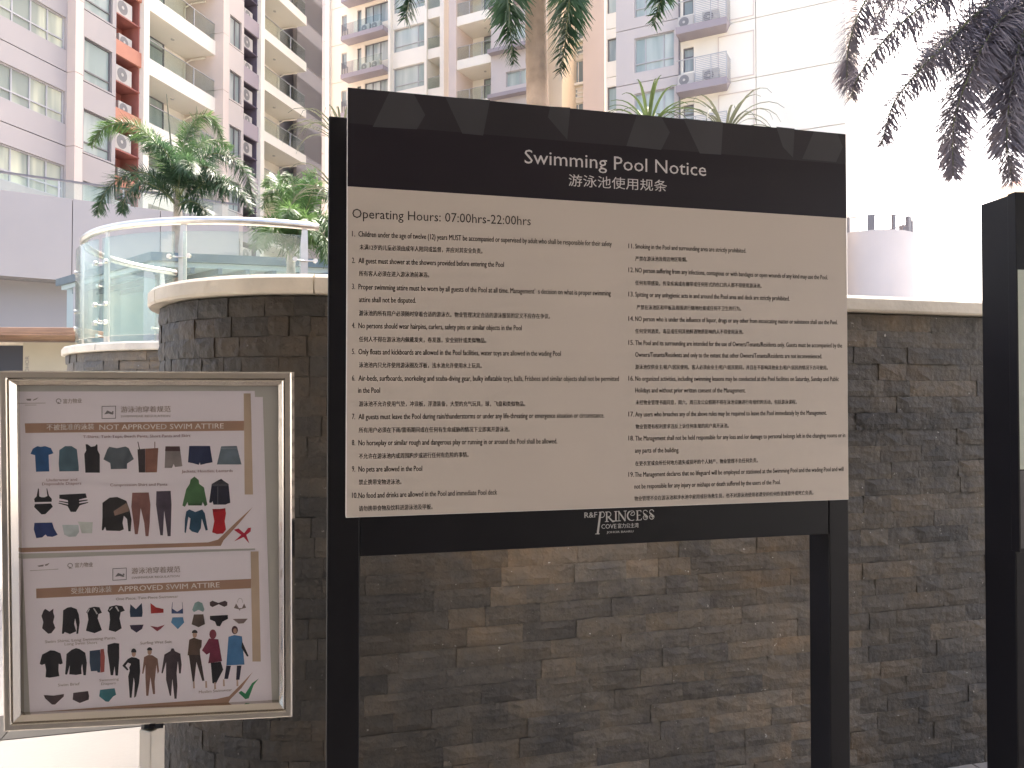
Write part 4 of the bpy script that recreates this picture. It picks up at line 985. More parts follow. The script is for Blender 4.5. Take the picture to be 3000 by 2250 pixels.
# --- centre building: staggered facades
PH = R(-27.5)
def facade(px, py, D): p = at_depth(px, py, D); return frameM((p.x, p.y, 0), PH)
AM = facade(1030, 1100, 62.0)
centre = thing('apartment_building', 'cream apartment tower with balconies directly behind the palm trunk', 'building', M=AM)
def fx(Mf, px, y=0.0): return plane_local(Mf, px, 600, y)[0]
def fz(Mf, px, py, y=0.0): return plane_local(Mf, px, py, y)[1]
def sub(Mf):                         # storey helper offset from the centre root frame
    return AM.inverted() @ Mf
KC = range(-8, 2)
def wall_strip(root, x0, x1, zj_, ks, m, y=0.0, t=.25, name='wall_panel'):
    for k in ks: MB().box(x0, x1, y, y + t, zj_ + k * H + .02, zj_ + (k + 1) * H - .02).build(name, m, root)
ztop = 45
MB().box(fx(AM, 930), fx(AM, 1330), 2.4, 14, 0, ztop).build('building_core', M['cream'], centre)
zjA = fz(AM, 1000, 130)
wall_strip(centre, fx(AM, 925), fx(AM, 958), zjA + .6, range(-9, 4), M['pink'])
MB().box(fx(AM, 958), fx(AM, 968), -.25, .25, 0, ztop).build('pillar', M['white'], centre)
w1, w0 = fz(AM, 1006, 46) - zjA, fz(AM, 1006, 92) - zjA; o0 = math.floor(w0 / H) * H
window_bay(centre, fx(AM, 968), fx(AM, 1034), fx(AM, 999), fx(AM, 1014), w0 - o0, w1 - o0, range(-9, 5), zjA, M['cream'], fm=M['wframe_w'], pm_=M['pane'])
# ledge bay
x0, x1 = fx(AM, 1034) + .003, fx(AM, 1143)
w1, w0 = fz(AM, 1140, 114) - zjA, fz(AM, 1140, 172) - zjA; o0 = math.floor(w0 / H) * H
lt, lb = fz(AM, 1034, 99, -.9), fz(AM, 1034, 112, -.9)
for k in range(-9, 5):
    z = zjA + k * H; a0, a1 = fx(AM, 1067), fx(AM, 1139); c0, c1 = fx(AM, 1045), fx(AM, 1057)
    mb = MB(); mb.hole(c1 + .3, x1, z + .002, z + H - .002, a0, a1, z + w0 - o0, z + w1 - o0, .0, .22); mb.hole(x0, c1 + .299, z + .002, z + H - .002, c0, c1, z + w0 - o0 - .5, z + w1 - o0 - .1, 0, .22)
    mb.build('wall_panel', M['cream'], centre)
    window(centre, a0, a1, z + w0 - o0, z + w1 - o0, .1, [a0 + .75, a0 + 1.5], [], M['wframe'], M['pane'])
    window(centre, c0, c1, z + w0 - o0 - .5, z + w1 - o0 - .1, .1, [], [], M['wframe'], M['pane'])
for k in range(-6, 4):
    MB().box(x0 - .5, x1, -1.0, -.002, lb + k * H, lt + k * H).build('ledge', M['ledge'], centre)
    rl = MB()
    for q in range(14): rl.box(x0 - .45 + q * .09, x0 - .43 + q * .09, -.97, -.95, lt + k * H, lt + k * H + .95)
    for q in range(12): rl.box(x0 - .46, x0 - .44, -.97 + q * .08, -.95 + q * .08, lt + k * H, lt + k * H + .95)
    rl.build('ledge_railing', M['wframe'], centre)
    MB().box(x0 + .8, x1 - .1, -.97, -.955, lt + k * H + .03, lt + k * H + .95).build('ledge_glass', M['glass_far'], centre)
    ac(centre, fx(AM, 1082), -.45, lt + k * H, 'ledges of cream tower, left row'); ac(centre, fx(AM, 1112), -.45, lt + k * H, 'ledges of cream tower, right row')
MB().box(x1 + .001, fx(AM, 1150), -.35, .3, 0, ztop).build('fin', M['white'], centre)
# white window bay
x0, x1 = fx(AM, 1150) + .002, fx(AM, 1245)
w1, w0 = fz(AM, 1152, 90) - zjA, fz(AM, 1152, 156) - zjA; o0 = math.floor(w0 / H) * H
window_bay(centre, x0, x1, fx(AM, 1152), fx(AM, 1243), w0 - o0, w1 - o0, range(-9, 5), zjA, M['white'], [fx(AM, 1222)], [w0 - o0 + .45], fm=M['wframe_w'], pm_=M['pane2'])
MB().box(x1 + .001, fx(AM, 1252), -.15, 1.8, 0, ztop).build('fin', M['white'], centre)
x0, x1 = fx(AM, 1252) + .002, fx(AM, 1313)
balcony(centre, x0, x1, fz(AM, 1253, 145), fz(AM, 1253, 174), fz(AM, 1253, 111), range(-7, 4), 1.8, [], (x1 - 1.4, x1 - .15, 2.2), side=False, back_m=M['white'])
MB().box(x1 + .002, fx(AM, 1325), -1.2, 1.8, 0, ztop).build('fin', M['white'], centre)
# projecting white balconies
CM = facade(1338, 1100, 53.7); cof = sub(CM)
cen2 = thing('apartment_building', 'white balcony tower projecting between the cream tower and the palm trunk', 'building', M=CM)
x0, x1 = fx(CM, 1338), fx(CM, 1438)
MB().box(x0 - .62, x0 - .002, -.1, 8, 0, ztop).build('end_wall', M['pink'], cen2)
MB().box(x0, fx(CM, 1600), 2.6, 8, 0, ztop).build('building_core', M['cream'], cen2)
balcony(cen2, x0, x1, fz(CM, 1338, 178), fz(CM, 1338, 205), fz(CM, 1338, 139), range(-6, 4), 2.2, [x0 + 1.0, x0 + 2.0], (x0 + 1.0, x1 - .2, 2.35), side=False, back_m=M['white'])
x0, x1 = x1 + .002, fx(CM, 1600)
zjC = fz(CM, 1500, 275)
w1, w0 = fz(CM, 1500, 208) - zjC, fz(CM, 1500, 252) - zjC
window_bay(cen2, x0, x1, fx(CM, 1482), fx(CM, 1560), w0, w1 , range(-7, 5), zjC, M['lilac2'], [fx(CM, 1522)], [], fm=M['wframe_w'])
for k in range(-5, 4): MB().box(x0 + .01, x1, -.55, -.002, zjC + k * H - .22, zjC + k * H + .04).build('ledge', M['ledge'], cen2)
# beige service tower
EM = facade(1690, 1100, 55.0)
cen3 = thing('apartment_building', 'narrow beige service tower right of the palm trunk with stacked grey windows', 'building', M=EM)
zjE = fz(EM, 1690, 252)
window_bay(cen3, fx(EM, 1600), fx(EM, 1718), fx(EM, 1671), fx(EM, 1715), .15, 1.85, range(-7, 5), zjE, M['cream'], [fx(EM, 1693)], [], fm=M['white'], pm_=M['pane'])
for k in range(-7, 5):
    window(cen3, fx(EM, 1671), fx(EM, 1713), zjE + k * H + 2.2, zjE + k * H + 2.9, -.06, [], [zjE + k * H + 2.55], M['white'], M['pane'], .1)
    MB().box(fx(EM, 1665), fx(EM, 1717), -.3, -.002, zjE + k * H - .05, zjE + k * H + .12).build('sill', M['white'], cen3)
MB().box(fx(EM, 1718) + .001, fx(EM, 1780), -.6, 8, 0, ztop).build('pillar', M['pink'], cen3)
MB().box(fx(EM, 1600), fx(EM, 1718), .3, 8, 0, ztop).build('building_core', M['cream'], cen3)
MB().tube([(fx(EM, 1652), -.08, 0), (fx(EM, 1652), -.08, ztop)], .07, 6).build('drain_pipe', M['white'], cen3)
# --- right building
DM = facade(2000, 1100, 41.3)
right = thing('apartment_building', 'pale apartment block with blank cream gable wall above the sign at right', 'building', M=DM)
zjD = fz(DM, 1808, 255)
KD = range(-5, 4)
ys = 5.2
MB().box(fx(DM, 1806), fx(DM, 2480) - .1, .3, 12, 0, 34).build('building_core', M['cream'], right)
MB().box(fx(DM, 1806), fx(DM, 2480) - .1, .0, 12, 34.802, 78).build('sun_block_storeys', M['cream'], right)  # unseen mass added above the roof to keep sun off the foreground
s0, s1 = plane_local(DM, 1776, 600, ys)[0], fx(DM, 1806)
sz = plane_local(DM, 1790, 226, ys)[1]
sw1, sw0 = plane_local(DM, 1790, 113, ys)[1] - sz, plane_local(DM, 1790, 180, ys)[1] - sz
window_bay(right, s0, s0 + 1.05, s0 + .1, s0 + .95, sw0, sw1, range(-5, 5), sz, M['white'], [s0 + .7], [], y=ys)
w1, w0 = fz(DM, 1861, 113) - zjD, fz(DM, 1861, 214) - zjD; o0 = math.floor(w0 / H) * H
window_bay(right, fx(DM, 1806), fx(DM, 1992), fx(DM, 1860), fx(DM, 1977), w0 - o0, w1 - o0, KD, zjD, M['lilac2'], [fx(DM, 1891), fx(DM, 1945)], [w0 - o0 + .5], fm=M['wframe_w'], pm_=M['pane2'])
MB().tube([(fx(DM, 1993.5), -.08, 0), (fx(DM, 1993.5), -.08, 33)], .05, 6).build('drain_pipe', M['wframe'], right)
# cream wall with ledges
zjR = fz(DM, 2217, 226)
x0, x1 = fx(DM, 1995), fx(DM, 2216)
dd0, dd1 = fz(DM, 2018, 210) - zjR, fz(DM, 2018, 139) - zjR
window_bay(right, x0, x1, fx(DM, 2003), fx(DM, 2034), dd0, dd1, KD, zjR, M['white'], [], [dd1 - .5], pm_=M['pane'])
for k in KD: MB().box(fx(DM, 2218), fx(DM, 2480), 0, .22, zjR + k * H + .02, zjR + (k + 1) * H - .02).build('wall_panel', M['white'], right)
lt, lb = fz(DM, 2000, 247, -1.0), fz(DM, 2000, 268, -1.0)
for k in KD:
    lx0, lx1 = fx(DM, 1996), fx(DM, 2131, -1.0)
    mb = MB(); mb.v = [(lx0, -1.0, lb + k * H), (lx1, -1.0, lb + k * H), (lx1, -1.0, lt + k * H), (lx0, -1.0, lt + k * H), (lx0, -.002, lb + k * H), (lx1 - .2, -.002, lb + k * H), (lx1, -.002, lt + k * H), (lx0, -.002, lt + k * H)]
    mb.f = [(0, 1, 2, 3), (5, 4, 7, 6), (0, 4, 5, 1), (3, 2, 6, 7), (1, 5, 6, 2), (0, 3, 7, 4)]
    mb.build('ledge', M['ledge'], right)
    rl = MB()
    for q in range(13): rl.box(lx0 + 1.0, lx1, -.985, -.97, lt + k * H + .06 + q * .095, lt + k * H + .085 + q * .095); rl.box(lx1 - .02, lx1, -.97, -.02, lt + k * H + .06 + q * .095, lt + k * H + .085 + q * .095)
    for xq in (lx0 + 1.0, (lx0 + 1.0 + lx1) / 2, lx1 - .04): rl.box(xq, xq + .04, -.99, -.95, lt + k * H, lt + k * H + 1.32)
    rl.box(lx0 + .02, lx1, -.99, -.95, lt + k * H + 1.28, lt + k * H + 1.32)
    rl.build('ledge_railing', M['wframe_w'], right)
    ac(right, lx0 + .45, -.5, lt + k * H, 'ledges of right block, left row'); ac(right, lx0 + 1.75, -.5, lt + k * H, 'ledges of right block, right row')
    za = zjR + k * H; fa, fb = fx(DM, 2106), fx(DM, 2212)
    fr_ = MB(); fr_.hole(fa, fb, za + .15, za + 2.5, fa + .04, fb - .04, za + .19, za + 2.46, -.03, -.002); fr_.build('shutter_frame', M['pink'], right)
MB().box(fx(DM, 1806), fx(DM, 2480), -.2, 12, 34, 34.8).build('roof_parapet', M['white'], right)
# air conditioner labels
import collections
grp = collections.defaultdict(list)
for col, yy, xx, o in ACS: grp[col].append((yy, o))
for col, L in grp.items():
    L.sort(key=lambda t: t[0])
    for i, (yy, o) in enumerate(L):
        tag(o, '%s air conditioner from top, %s' % (ORD[min(i, 11)], col), 'air conditioner', 'air conditioners on the apartment blocks')

# ------------------------------------------------------------------ podium, pavilion, kiosk, tower at far right
P0 = at_depth(0, 556, 22.0); PDM = frameM((P0.x, P0.y, 0), R(34.3))
pod = thing('podium_block', 'glossy lilac-panelled podium wall with glass railing behind the left palm', 'building', M=PDM)
pt_, pm1, pbm = P0.z, plane_local(PDM, 0, 807)[1], plane_local(PDM, 0, 965)[1]
xl_, xr_ = -5.5, plane_local(PDM, 700, 700)[0]
n = 5
for i in range(n):
    a, b = xl_ + (xr_ - xl_) * i / n, xl_ + (xr_ - xl_) * (i + 1) / n
    MB().box(a + .01, b - .01, 0, .3, pm1, pt_).build('cladding_panel', M['podium'], pod)
    MB().box(a + .012, b - .012, .9, 1.1, 0, pm1 - .001).build('lower_wall', M['podium2'], pod)
MB().box(xl_, xr_, .3, 6, pm1, pt_ - .05).build('podium_core', M['podium2'], pod)
zr = plane_local(PDM, 0, 503, .1)[1]
nx = 7
for i in range(nx):
    a, b = xl_ + (xr_ - xl_) * i / nx, xl_ + (xr_ - xl_) * (i + 1) / nx
    MB().box(a + .03, b - .03, .12, .135, pt_ + .03, zr - .04).build('railing_glass', M['glass_far'], pod)
    MB().box(a - .025, a + .025, .10, .15, pt_, zr - .03).build('railing_post', M['wframe_w'], pod)
MB().box(xl_, xr_, .09, .16, zr - .03, zr + .03).build('railing_bar', M['wframe'], pod)

VP = at_depth(441, 737, 15.0)
VR = at_depth(1150, 772, 16.2); VL = at_depth(300, 776, 16.6)
pav = thing('pool_pavilion', 'flat-roofed teal pool pavilion seen through the curved glass balustrade', 'pavilion', (VP.x, VP.y, 0))
vz1 = VP.z; vz0 = at_depth(441, 762, 15.0).z
q = [Vector((0, 0, 0)), Vector((VR.x, VR.y, 0)) - Vector((VP.x, VP.y, 0))]
vl = Vector((VL.x, VL.y, 0)) - Vector((VP.x, VP.y, 0))
q += [q[1] + vl * 2.2, vl * 2.2]
MB().prism([(p.x, p.y) for p in q], vz0, vz1).build('roof_slab', M['roofedge'], pav)
cen = sum(q, Vector()) / 4
qi = [p + (cen - p) * .04 for p in q]
MB().prism([(p.x, p.y) for p in qi], vz0 - .10, vz0 - .002).build('soffit', M['soffit'], pav)
for u, v in ((.06, .12), (.5, .1), (.93, .12), (.06, .85), (.5, .85)):
    p = q[1] * u + vl * 2.2 * v
    MB().box(p.x - .11, p.x + .11, p.y - .11, p.y + .11, 0, vz0 - .102).build('column', M['wframe_w'], pav)
bw = [q[1] * .02 + vl * 2.0, q[1] * .98 + vl * 2.0]
MB().prism([(bw[0].x, bw[0].y), (bw[1].x, bw[1].y), (bw[1].x, bw[1].y + .15), (bw[0].x, bw[0].y + .15)], 0, vz0 - .103).build('back_wall', M['soffit'], pav)
for i in range(9):
    p = q[1] * (.05 + .11 * i)
    p2 = p + vl * 2.1
    MB().prism([(p.x - .04, p.y + .05), (p.x + .04, p.y + .05), (p2.x + .04, p2.y), (p2.x - .04, p2.y)], vz0 - .22, vz0 - .102).build('rafter', M['roofedge'], pav)

KD0 = at_depth(0, 960, 11.6)
kio = thing('kiosk', 'beige kiosk wall under a timber roof slab at the left edge', 'kiosk', (at_depth(0, 1100, 11.6).x, 11.6, 0), R(3))
KM = kio.matrix_world.copy()
kz = lambda py, y=0.0: plane_local(KM, 100, py, y)[1]
kx = lambda px, y=0.0: plane_local(KM, px, 1000, y)[0]
MB().box(-3, kx(238), 0, .9, kz(976), kz(959)).build('roof_slab', M['timber'], kio, bevel=.01)
s = MB(); yb = 2.6; a_ = kx(238)
s.v = [(-3, .005, kz(976) - .002), (a_, .005, kz(976) - .002), (kx(252, 2.2), 2.2, kz(976) - .012), (-3, 2.2, kz(976) - .012), (-3, .005, kz(976) - .03), (a_, .005, kz(976) - .03), (kx(252, 2.2), 2.2, kz(976) - .06), (-3, 2.2, kz(976) - .06)]
s.f = [(0, 1, 2, 3), (7, 6, 5, 4), (0, 4, 5, 1), (1, 5, 6, 2), (2, 6, 7, 3), (3, 7, 4, 0)]
s.build('soffit_boards', M['timber'], kio)
yk = 1.0
x_ = lambda px: plane_local(KM, px, 1000, yk)[0]
zt_ = kz(976) - .07
wallp = MB().box(x_(68), x_(300), yk, yk + .15, 0, zt_).build('wall_panel', M['kiosk'], kio)
MB().box(x_(-250), x_(67), yk + .03, yk + .15, 0, plane_local(KM, 0, 1012, yk)[1]).build('dark_opening', M['navy'], kio)
MB().box(x_(-250), x_(67), yk, yk + .15, plane_local(KM, 0, 1012, yk)[1] + .002, zt_).build('lintel', M['coping'], kio)
def vtext(body, parent, M0, px0, py0, px1, py1, y, m):
    """vertical lettering reading upwards"""
    c = bpy.data.curves.new('lettering', 'FONT'); c.body = body
    o = bpy.data.objects.new('lettering', c); COL.objects.link(o); bpy.context.view_layer.update()
    me = bpy.data.meshes.new_from_object(o.evaluated_get(bpy.context.evaluated_depsgraph_get())); bpy.data.objects.remove(o)
    xs = [v.co.x for v in me.vertices]; ys_ = [v.co.y for v in me.vertices]
    X0, Z1_ = plane_local(M0, px0, py0, y); X1_, Z0_ = plane_local(M0, px1, py1, y)
    for v in me.vertices:
        u = (v.co.x - min(xs)) / (max(xs) - min(xs)); t = (v.co.y - min(ys_)) / (max(ys_) - min(ys_))
        v.co = Vector((X1_ + (X0 - X1_) * t, y, Z0_ + (Z1_ - Z0_) * u))
    me.materials.clear(); me.materials.append(m); link('lettering', me, parent)
vtext('JOHOR', wallp, KM, 74, 1043, 88, 1098, yk - .003, M['wframe'])

tc_ = at_depth(2541, 860, 40.0); TR = 2.2
tw = thing('round_tower', 'plain round lilac stair tower with posts on its rim right of the sign', 'tower', (tc_.x, tc_.y, 0))
tz = at_depth(2541, 672, 40.0 - TR).z
rg = lambda r_, k=40: [(r_ * math.cos(2 * math.pi * i / k), r_ * math.sin(2 * math.pi * i / k)) for i in range(k)]
o = MB().prism(rg(TR, 128), 0, tz).build('tower_wall', M['tower'], tw)
MB().prism(rg(TR - .3), tz + .001, tz + .05).build('tower_roof', M['ledge'], tw)
for i in range(12):
    a = 2 * math.pi * (i + .35) / 12
    wd = .16 if i % 2 else .07
    MB().box(-wd, wd, -.08, .08, tz, tz + .78).build('rim_post', M['wframe'], tw, xf=Matrix.Rotation(a, 4, 'Z') @ Matrix.Translation((0, -(TR - .12), 0)))
MB().tube([(math.cos(2 * math.pi * i / 40) * (TR - .12), math.sin(2 * math.pi * i / 40) * (TR - .12), tz + .74) for i in range(41)], .03, 6).build('rim_rail', M['wframe_w'], tw)

hb = at_depth(2962, 565, 48.0)
hs = thing('distant_house', 'corner of a cream house roof above the right-hand notice', 'building', (hb.x, hb.y, 0), R(-30))
MB().box(0, 9, 0, 6, 0, hb.z).build('wall', M['cream'], hs)
MB().box(-.6, 9.6, -.6, 6.6, hb.z + .001, hb.z + .35).build('eave', M['white'], hs)
rf = MB(); rf.v = [(-.6, -.6, hb.z + .352), (9.6, -.6, hb.z + .352), (9.6, 6.6, hb.z + .352), (-.6, 6.6, hb.z + .352), (2.4, 3, hb.z + 2), (6.6, 3, hb.z + 2)]
rf.f = [(0, 1, 5, 4), (1, 2, 5), (2, 3, 4, 5), (3, 0, 4), (3, 2, 1, 0)]
rf.build('roof', M['terracotta'], hs)
window(hs, .5, 1.5, hb.z - 1.7, hb.z - .3, -.08, [1.0], [])

# ------------------------------------------------------------------ palms and plants
def spline(pts, n):
    P = [pts[0] + (pts[0] - pts[1])] + pts + [pts[-1] + (pts[-1] - pts[-2])]
    out = []
    for i in range(1, len(P) - 2):
        for j in range(n):
            t = j / n; a, b, c, d_ = P[i - 1], P[i], P[i + 1], P[i + 2]
            out.append(.5 * ((2 * b) + (c - a) * t + (2 * a - 5 * b + 4 * c - d_) * t * t + (3 * b - a - 3 * c + d_) * t ** 3))
    out.append(P[-2]); return out
def frond(parent, pts, leaf, width, density, m, r0=.018, start=.12, plum=1.0, seed=0):
    """palm frond along control points: rachis tube and many narrow folded leaflets set all round it"""
    rnd = random.Random(seed); sp = spline([Vector(p) for p in pts], 8)
    ln = [0]
    for i in range(1, len(sp)): ln.append(ln[-1] + (sp[i] - sp[i - 1]).length)
    Lt = ln[-1]
    mb = MB()
    count = int(Lt * density)
    for q in range(count):
        t = start + (1 - start) * (q + rnd.random()) / count
        s = t * Lt; i = max(j for j in range(len(ln)) if ln[j] <= s); i = min(i, len(sp) - 2)
        f = (s - ln[i]) / max(1e-6, ln[i + 1] - ln[i]); p = sp[i].lerp(sp[i + 1], f); tan = (sp[i + 1] - sp[i]).normalized()
        side = tan.cross(Vector((0, 0, 1)))
        if side.length < .05: side = Vector((1, 0, 0))
        side.normalize(); nor = side.cross(tan).normalized()
        sg = 1 if q % 2 else -1
        ang = rnd.gauss(0, .75 * plum)
        rad = side * sg * math.cos(ang) + nor * math.sin(ang)
        k = math.sin(math.pi * min(1, .25 + t * .72)) ** .6
        L = leaf * k * rnd.uniform(.7, 1.12)
        dr = (rad * .85 + tan * rnd.uniform(.45, .85)).normalized()
        wv = dr.cross(nor if abs(dr.dot(nor)) < .9 else side).normalized() * width * rnd.uniform(.7, 1.2) * .5
        g1 = Vector((0, 0, -1)) * L * rnd.uniform(.03, .10); g2 = Vector((0, 0, -1)) * L * rnd.uniform(.15, .4)
        a, b, c = p, p + dr * L * .5 + g1, p + dr * L + g2
        n0 = len(mb.v)
        mb.v += [tuple(a - wv * .5), tuple(a + wv * .5), tuple(b + wv), tuple(b - wv), tuple(c + wv * .15), tuple(c - wv * .15)]
        mb.f += [(n0, n0 + 1, n0 + 2, n0 + 3), (n0 + 3, n0 + 2, n0 + 4, n0 + 5)]
    fo = mb.build('frond', m, parent, xf=parent.matrix_world.inverted())
    nn = len(sp)
    MB().tube([tuple(p) for p in sp], [r0 * (1 - .85 * i / nn) for i in range(nn)], 6).build('frond_stem', M['rachis'], fo, xf=parent.matrix_world.inverted(), smooth=True)
    return fo
def px3(L): return [at_depth(*q) for q in L]
def trunk_part(root, base, top, r0, r1, m, rings=26, name='trunk'):
    pts, rr = [], []
    for i in range(rings * 2 + 1):
        t = i / (rings * 2); p = Vector(base).lerp(Vector(top), t)
        p += Vector((math.sin(t * 5) * .015, 0, 0)); pts.append(p)
        rr.append((r0 + (r1 - r0) * t) * (1.03 if i % 2 else .985) * random.uniform(.985, 1.015))
    return MB().tube([tuple(p) for p in pts], rr, 18).build(name, m, root, xf=root.matrix_world.inverted(), smooth=True)

# tall palm in the middle: only trunk and hanging fronds reach into view
tb = at_depth(1585, 300, 8.7)
pc = thing('palm_tree', 'tall palm with tan trunk and hanging fronds behind the big notice sign', 'palm tree', (tb.x, tb.y, 1.76))
trunk_part(pc, (tb.x - .0, tb.y, 1.76), (tb.x - .05, tb.y, 6.35), .150, .118, M['trunk'])
trunk_part(pc, (tb.x - .05, tb.y, 6.35), (tb.x - .05, tb.y, 7.0), .118, .07, M['leafB'], 4, 'crownshaft')
for i, L in enumerate([
    [(1578, -170, 8.7), (1530, -215, 8.55), (1492, -90, 8.45), (1492, 50, 8.4), (1505, 185, 8.4)],
    [(1590, -170, 8.7), (1640, -200, 8.6), (1668, -70, 8.5), (1660, 90, 8.45), (1640, 215, 8.45)],
    [(1570, -180, 8.7), (1420, -270, 8.3), (1290, -170, 8.0), (1215, -50, 7.9), (1188, 55, 7.9)],
    [(1600, -180, 8.7), (1780, -290, 8.3), (1900, -170, 8.0), (1940, -40, 7.9), (1915, 75, 7.9)],
    [(1580, -190, 8.7), (1540, -420, 9.2), (1450, -480, 9.8), (1350, -380, 10.2)],
    [(1590, -190, 8.7), (1680, -430, 8.9), (1800, -480, 9.4), (1900, -390, 9.9)],
    [(1585, -190, 8.7), (1590, -420, 8.2), (1560, -480, 7.4), (1540, -380, 6.9)]]):
    frond(pc, px3(L), .36, .024, 210, M['leafA'], .022, .2, 1.0, i)
# palm over the glass balustrade
tb = at_depth(517, 600, 16)
pl_ = thing('palm_tree', 'feathery palm crown rising above the curved glass handrail at left', 'palm tree', (tb.x, tb.y, 0))
trunk_part(pl_, (tb.x + .15, tb.y, 0), at_depth(520, 655, 16), .13, .10, M['trunk2'])
trunk_part(pl_, at_depth(520, 655, 16), at_depth(517, 560, 16), .10, .05, M['trunk2'], 4, 'crownshaft')
for i, L in enumerate([
    [(516, 585, 16), (470, 440, 15.8), (390, 365, 15.6), (310, 372, 15.5), (268, 425, 15.5)],
    [(519, 575, 16), (535, 440, 16.2), (570, 355, 16.4), (620, 345, 16.5), (652, 405, 16.6)],
    [(515, 600, 16), (455, 520, 15.6), (380, 508, 15.3), (310, 560, 15.1), (285, 630, 15.1)],
    [(522, 580, 16), (600, 462, 15.9), (670, 458, 15.8), (722, 510, 15.8), (745, 600, 15.8)],
    [(522, 592, 16), (600, 540, 15.5), (670, 540, 15.1), (715, 580, 15.0), (735, 625, 15.0)],
    [(514, 600, 16), (470, 555, 15.4), (410, 535, 15), (370, 570, 14.8), (358, 622, 14.8)],
    [(518, 585, 16), (508, 490, 15.6), (480, 440, 15.2), (455, 425, 15), (420, 440, 14.9)],
    [(520, 590, 16), (565, 500, 15.6), (610, 490, 15.3), (645, 530, 15.2), (655, 590, 15.2)],
    [(520, 605, 16), (555, 590, 15.6), (590, 605, 15.4), (605, 640, 15.3)],
    [(517, 590, 16), (500, 470, 16.6), (440, 400, 17.2), (380, 400, 17.6)],
    [(520, 590, 16), (560, 450, 16.6), (620, 410, 17.2), (680, 430, 17.6)],
    [(518, 590, 16), (530, 500, 15.4), (550, 470, 14.8), (560, 500, 14.4)]]):
    frond(pl_, px3(L), .40, .019, 260, M['leafB'] if i in (1, 0, 10) else M['leafA'], .022, .16, 1.0, 50 + i)
MB().tube(px3([(505, 470, 16), (497, 380, 16), (488, 275, 16)]), [.02, .016, .005], 6).build('spear_leaf', M['leafE'], pl_, xf=pl_.matrix_world.inverted())
# lower bright palm
tb = at_depth(855, 760, 13)
pr = thing('palm_tree', 'bushy bright green palm between the glass handrail end and the sign', 'palm tree', (tb.x, tb.y, 0))
trunk_part(pr, (tb.x, tb.y, 0), at_depth(855, 730, 13), .10, .07, M['trunk2'])
for i, L in enumerate([
    [(853, 740, 13), (832, 610, 12.9), (800, 555, 12.8), (765, 610, 12.7)], [(853, 740, 13), (862, 580, 13), (850, 512, 13), (822, 535, 13)],
    [(858, 740, 13), (905, 590, 12.8), (930, 540, 12.7), (962, 585, 12.6)], [(850, 745, 13), (800, 650, 12.6), (765, 660, 12.4), (755, 730, 12.3)],
    [(860, 740, 13), (925, 640, 12.6), (965, 650, 12.4), (985, 730, 12.3)], [(856, 735, 13), (890, 610, 13.2), (905, 515, 13.3), (925, 500, 13.4)],
    [(850, 750, 13), (815, 680, 12.2), (790, 670, 12), (770, 720, 11.9)], [(860, 750, 13), (925, 690, 12.4), (950, 700, 12.2), (962, 770, 12.1)],
    [(855, 740, 13), (860, 650, 12.4), (850, 610, 12), (838, 640, 11.8)], [(855, 740, 13), (880, 660, 12.3), (900, 640, 12), (915, 690, 11.8)],
    [(855, 740, 13), (830, 560, 13.6), (800, 520, 14), (775, 545, 14.2)], [(855, 740, 13), (880, 560, 13.6), (910, 530, 14), (950, 570, 14.2)]]):
    frond(pr, px3(L), .34, .017, 260, M['leafB'], .014, .15, 1.0, 90 + i)
# backlit palm at the upper right
tb = at_depth(3080, 300, 9.3)
pq = thing('palm_tree', 'backlit palm fronds drooping from the upper right corner', 'palm tree', (tb.x, tb.y, 0))
trunk_part(pq, (tb.x, tb.y, 0), at_depth(3080, -60, 9.3), .16, .12, M['trunk'])
for i, L in enumerate([
    [(3050, -70, 9.2), (2860, -60, 8.9), (2700, 20, 8.7), (2580, 130, 8.6), (2515, 225, 8.6), (2495, 285, 8.6)],
    [(3060, -60, 9.2), (2890, 20, 8.8), (2770, 130, 8.6), (2680, 220, 8.5), (2615, 310, 8.5), (2582, 425, 8.5)],
    [(3060, -40, 9.2), (2930, 60, 8.6), (2845, 210, 8.4), (2795, 360, 8.3), (2792, 515, 8.3)],
    [(3070, -20, 9.2), (3000, 90, 8.5), (2962, 260, 8.3), (2950, 410, 8.2), (2965, 530, 8.2)],
    [(3080, -40, 9.2), (3030, 60, 8.6), (3010, 220, 8.3), (3020, 380, 8.2), (3040, 480, 8.2)],
    [(3050, -90, 9.2), (2880, -150, 9.4), (2700, -60, 9.6), (2590, 20, 9.7), (2550, 100, 9.7)],
    [(3050, -60, 9.2), (2930, -10, 9.5), (2820, 90, 9.7), (2740, 130, 9.9), (2690, 200, 10)],
    [(3050, -50, 9.2), (2960, 30, 9.6), (2900, 140, 9.8), (2870, 260, 9.9)],
    [(3050, -100, 9.2), (2760, -180, 9.0), (2560, -30, 9.0), (2490, 120, 9.0), (2480, 260, 9.0)],
    [(3070, -60, 9.2), (2990, 20, 8.9), (2930, 110, 8.8), (2900, 210, 8.8)],
    [(3110, -80, 9.2), (3250, -200, 9.0), (3400, -100, 8.9), (3460, 80, 8.9)], [(3100, -90, 9.2), (3180, -300, 9.6), (3300, -320, 10), (3420, -200, 10.3)]]):
    frond(pq, px3(L), .48, .014, 430, M['leafC'], .018, .18, 1.0, 130 + i)
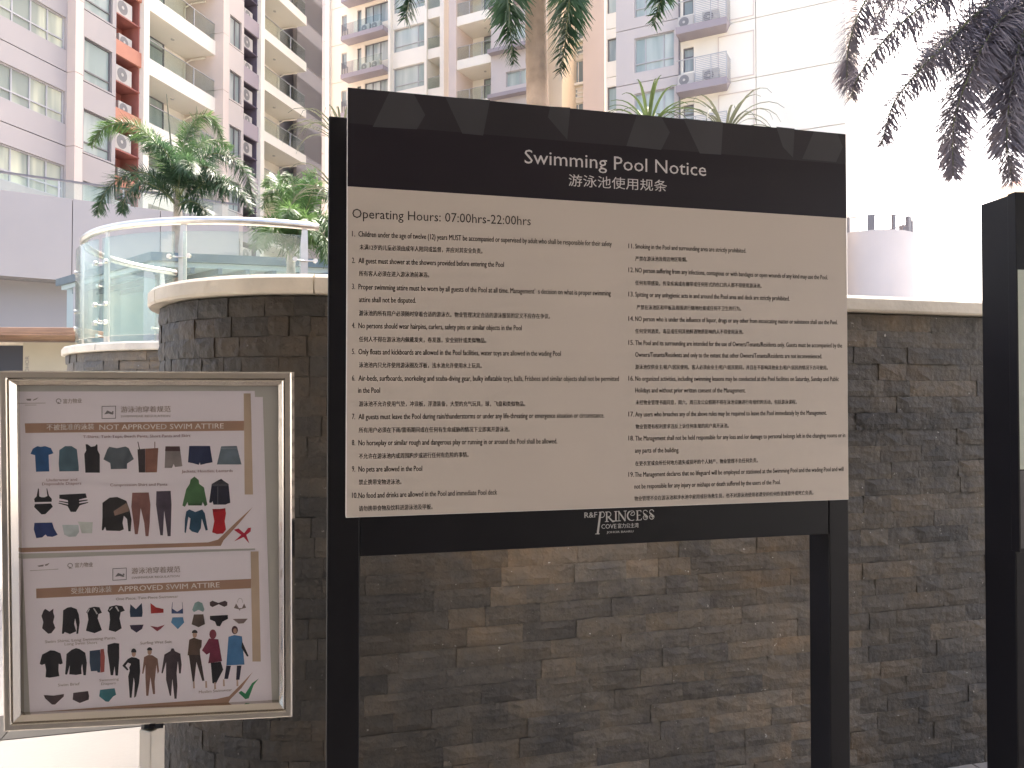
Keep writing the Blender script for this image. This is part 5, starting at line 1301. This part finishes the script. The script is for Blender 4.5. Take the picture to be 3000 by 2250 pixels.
# strap-leaved plants peeping over the sign and beside it
def strap_plant(label, base, leaves, L, width, m, spread, seed, up=.9):
    rnd = random.Random(seed); b = at_depth(*base)
    z0 = 1.76
    root = thing('strap_leaf_plant', label, 'plant', (b.x, b.y, z0))
    hb_ = b.z - z0
    MB().tube([(0, 0, 0), (.01, 0, hb_ * .5), (0, 0, max(.1, hb_ - .02))], [.05, .045, .035], 8).build('stem', M['trunk2'], root, smooth=True)
    for i in range(leaves):
        az = 2 * math.pi * i / leaves + rnd.uniform(-.3, .3); l = L * rnd.uniform(.7, 1.1); el = rnd.uniform(.75, 1.5) * up
        p = Vector((0, 0, max(.05, hb_ - .05))); pts = [p.copy()]; e_ = el
        for k in range(9):
            p = p + Vector((math.cos(az) * math.cos(e_), math.sin(az) * math.cos(e_), math.sin(e_))) * l / 9; pts.append(p.copy()); e_ -= spread * rnd.uniform(.7, 1.3) * (.4 + k * .12)
        mb = MB(); sd_ = Vector((-math.sin(az), math.cos(az), 0))
        for k, q_ in enumerate(pts):
            wv = sd_ * width * .5 * (math.sin(math.pi * (.18 + .80 * k / 9)) + .03)
            mb.v += [tuple(q_ - wv + Vector((0, 0, .004))), tuple(q_), tuple(q_ + wv + Vector((0, 0, .004)))]
        for k in range(9): mb.f += [(k * 3, k * 3 + 1, k * 3 + 4, k * 3 + 3), (k * 3 + 1, k * 3 + 2, k * 3 + 5, k * 3 + 4)]
        mb.build('leaf', m, root)
    return root
strap_plant('green strap-leaved plant peeping over the sign top left of the drain pipe', (1900, 375, 6.0), 24, .55, .024, M['leafD'], .24, 3)
strap_plant('sparse arching strap-leaved plant over the sign top at right', (2125, 395, 6.0), 26, .62, .020, M['leafE'], .30, 5)
strap_plant('arching strap-leaved plant spilling out left of the sign', (1000, 420, 6.6), 34, .62, .020, M['leafE'], .30, 8, .85)
strap_plant('lower arching strap-leaved plant between sign edge and bright palm', (1000, 585, 6.3), 34, .62, .020, M['leafE'], .28, 9, .75)
strap_plant('small leafy sprig on the coping beside the round tower', (2745, 882, 3.9), 6, .10, .022, M['leafD'], .25, 11, .6)
flush_text()
print('STONES VISIBLE', N_STONES_VISIBLE)
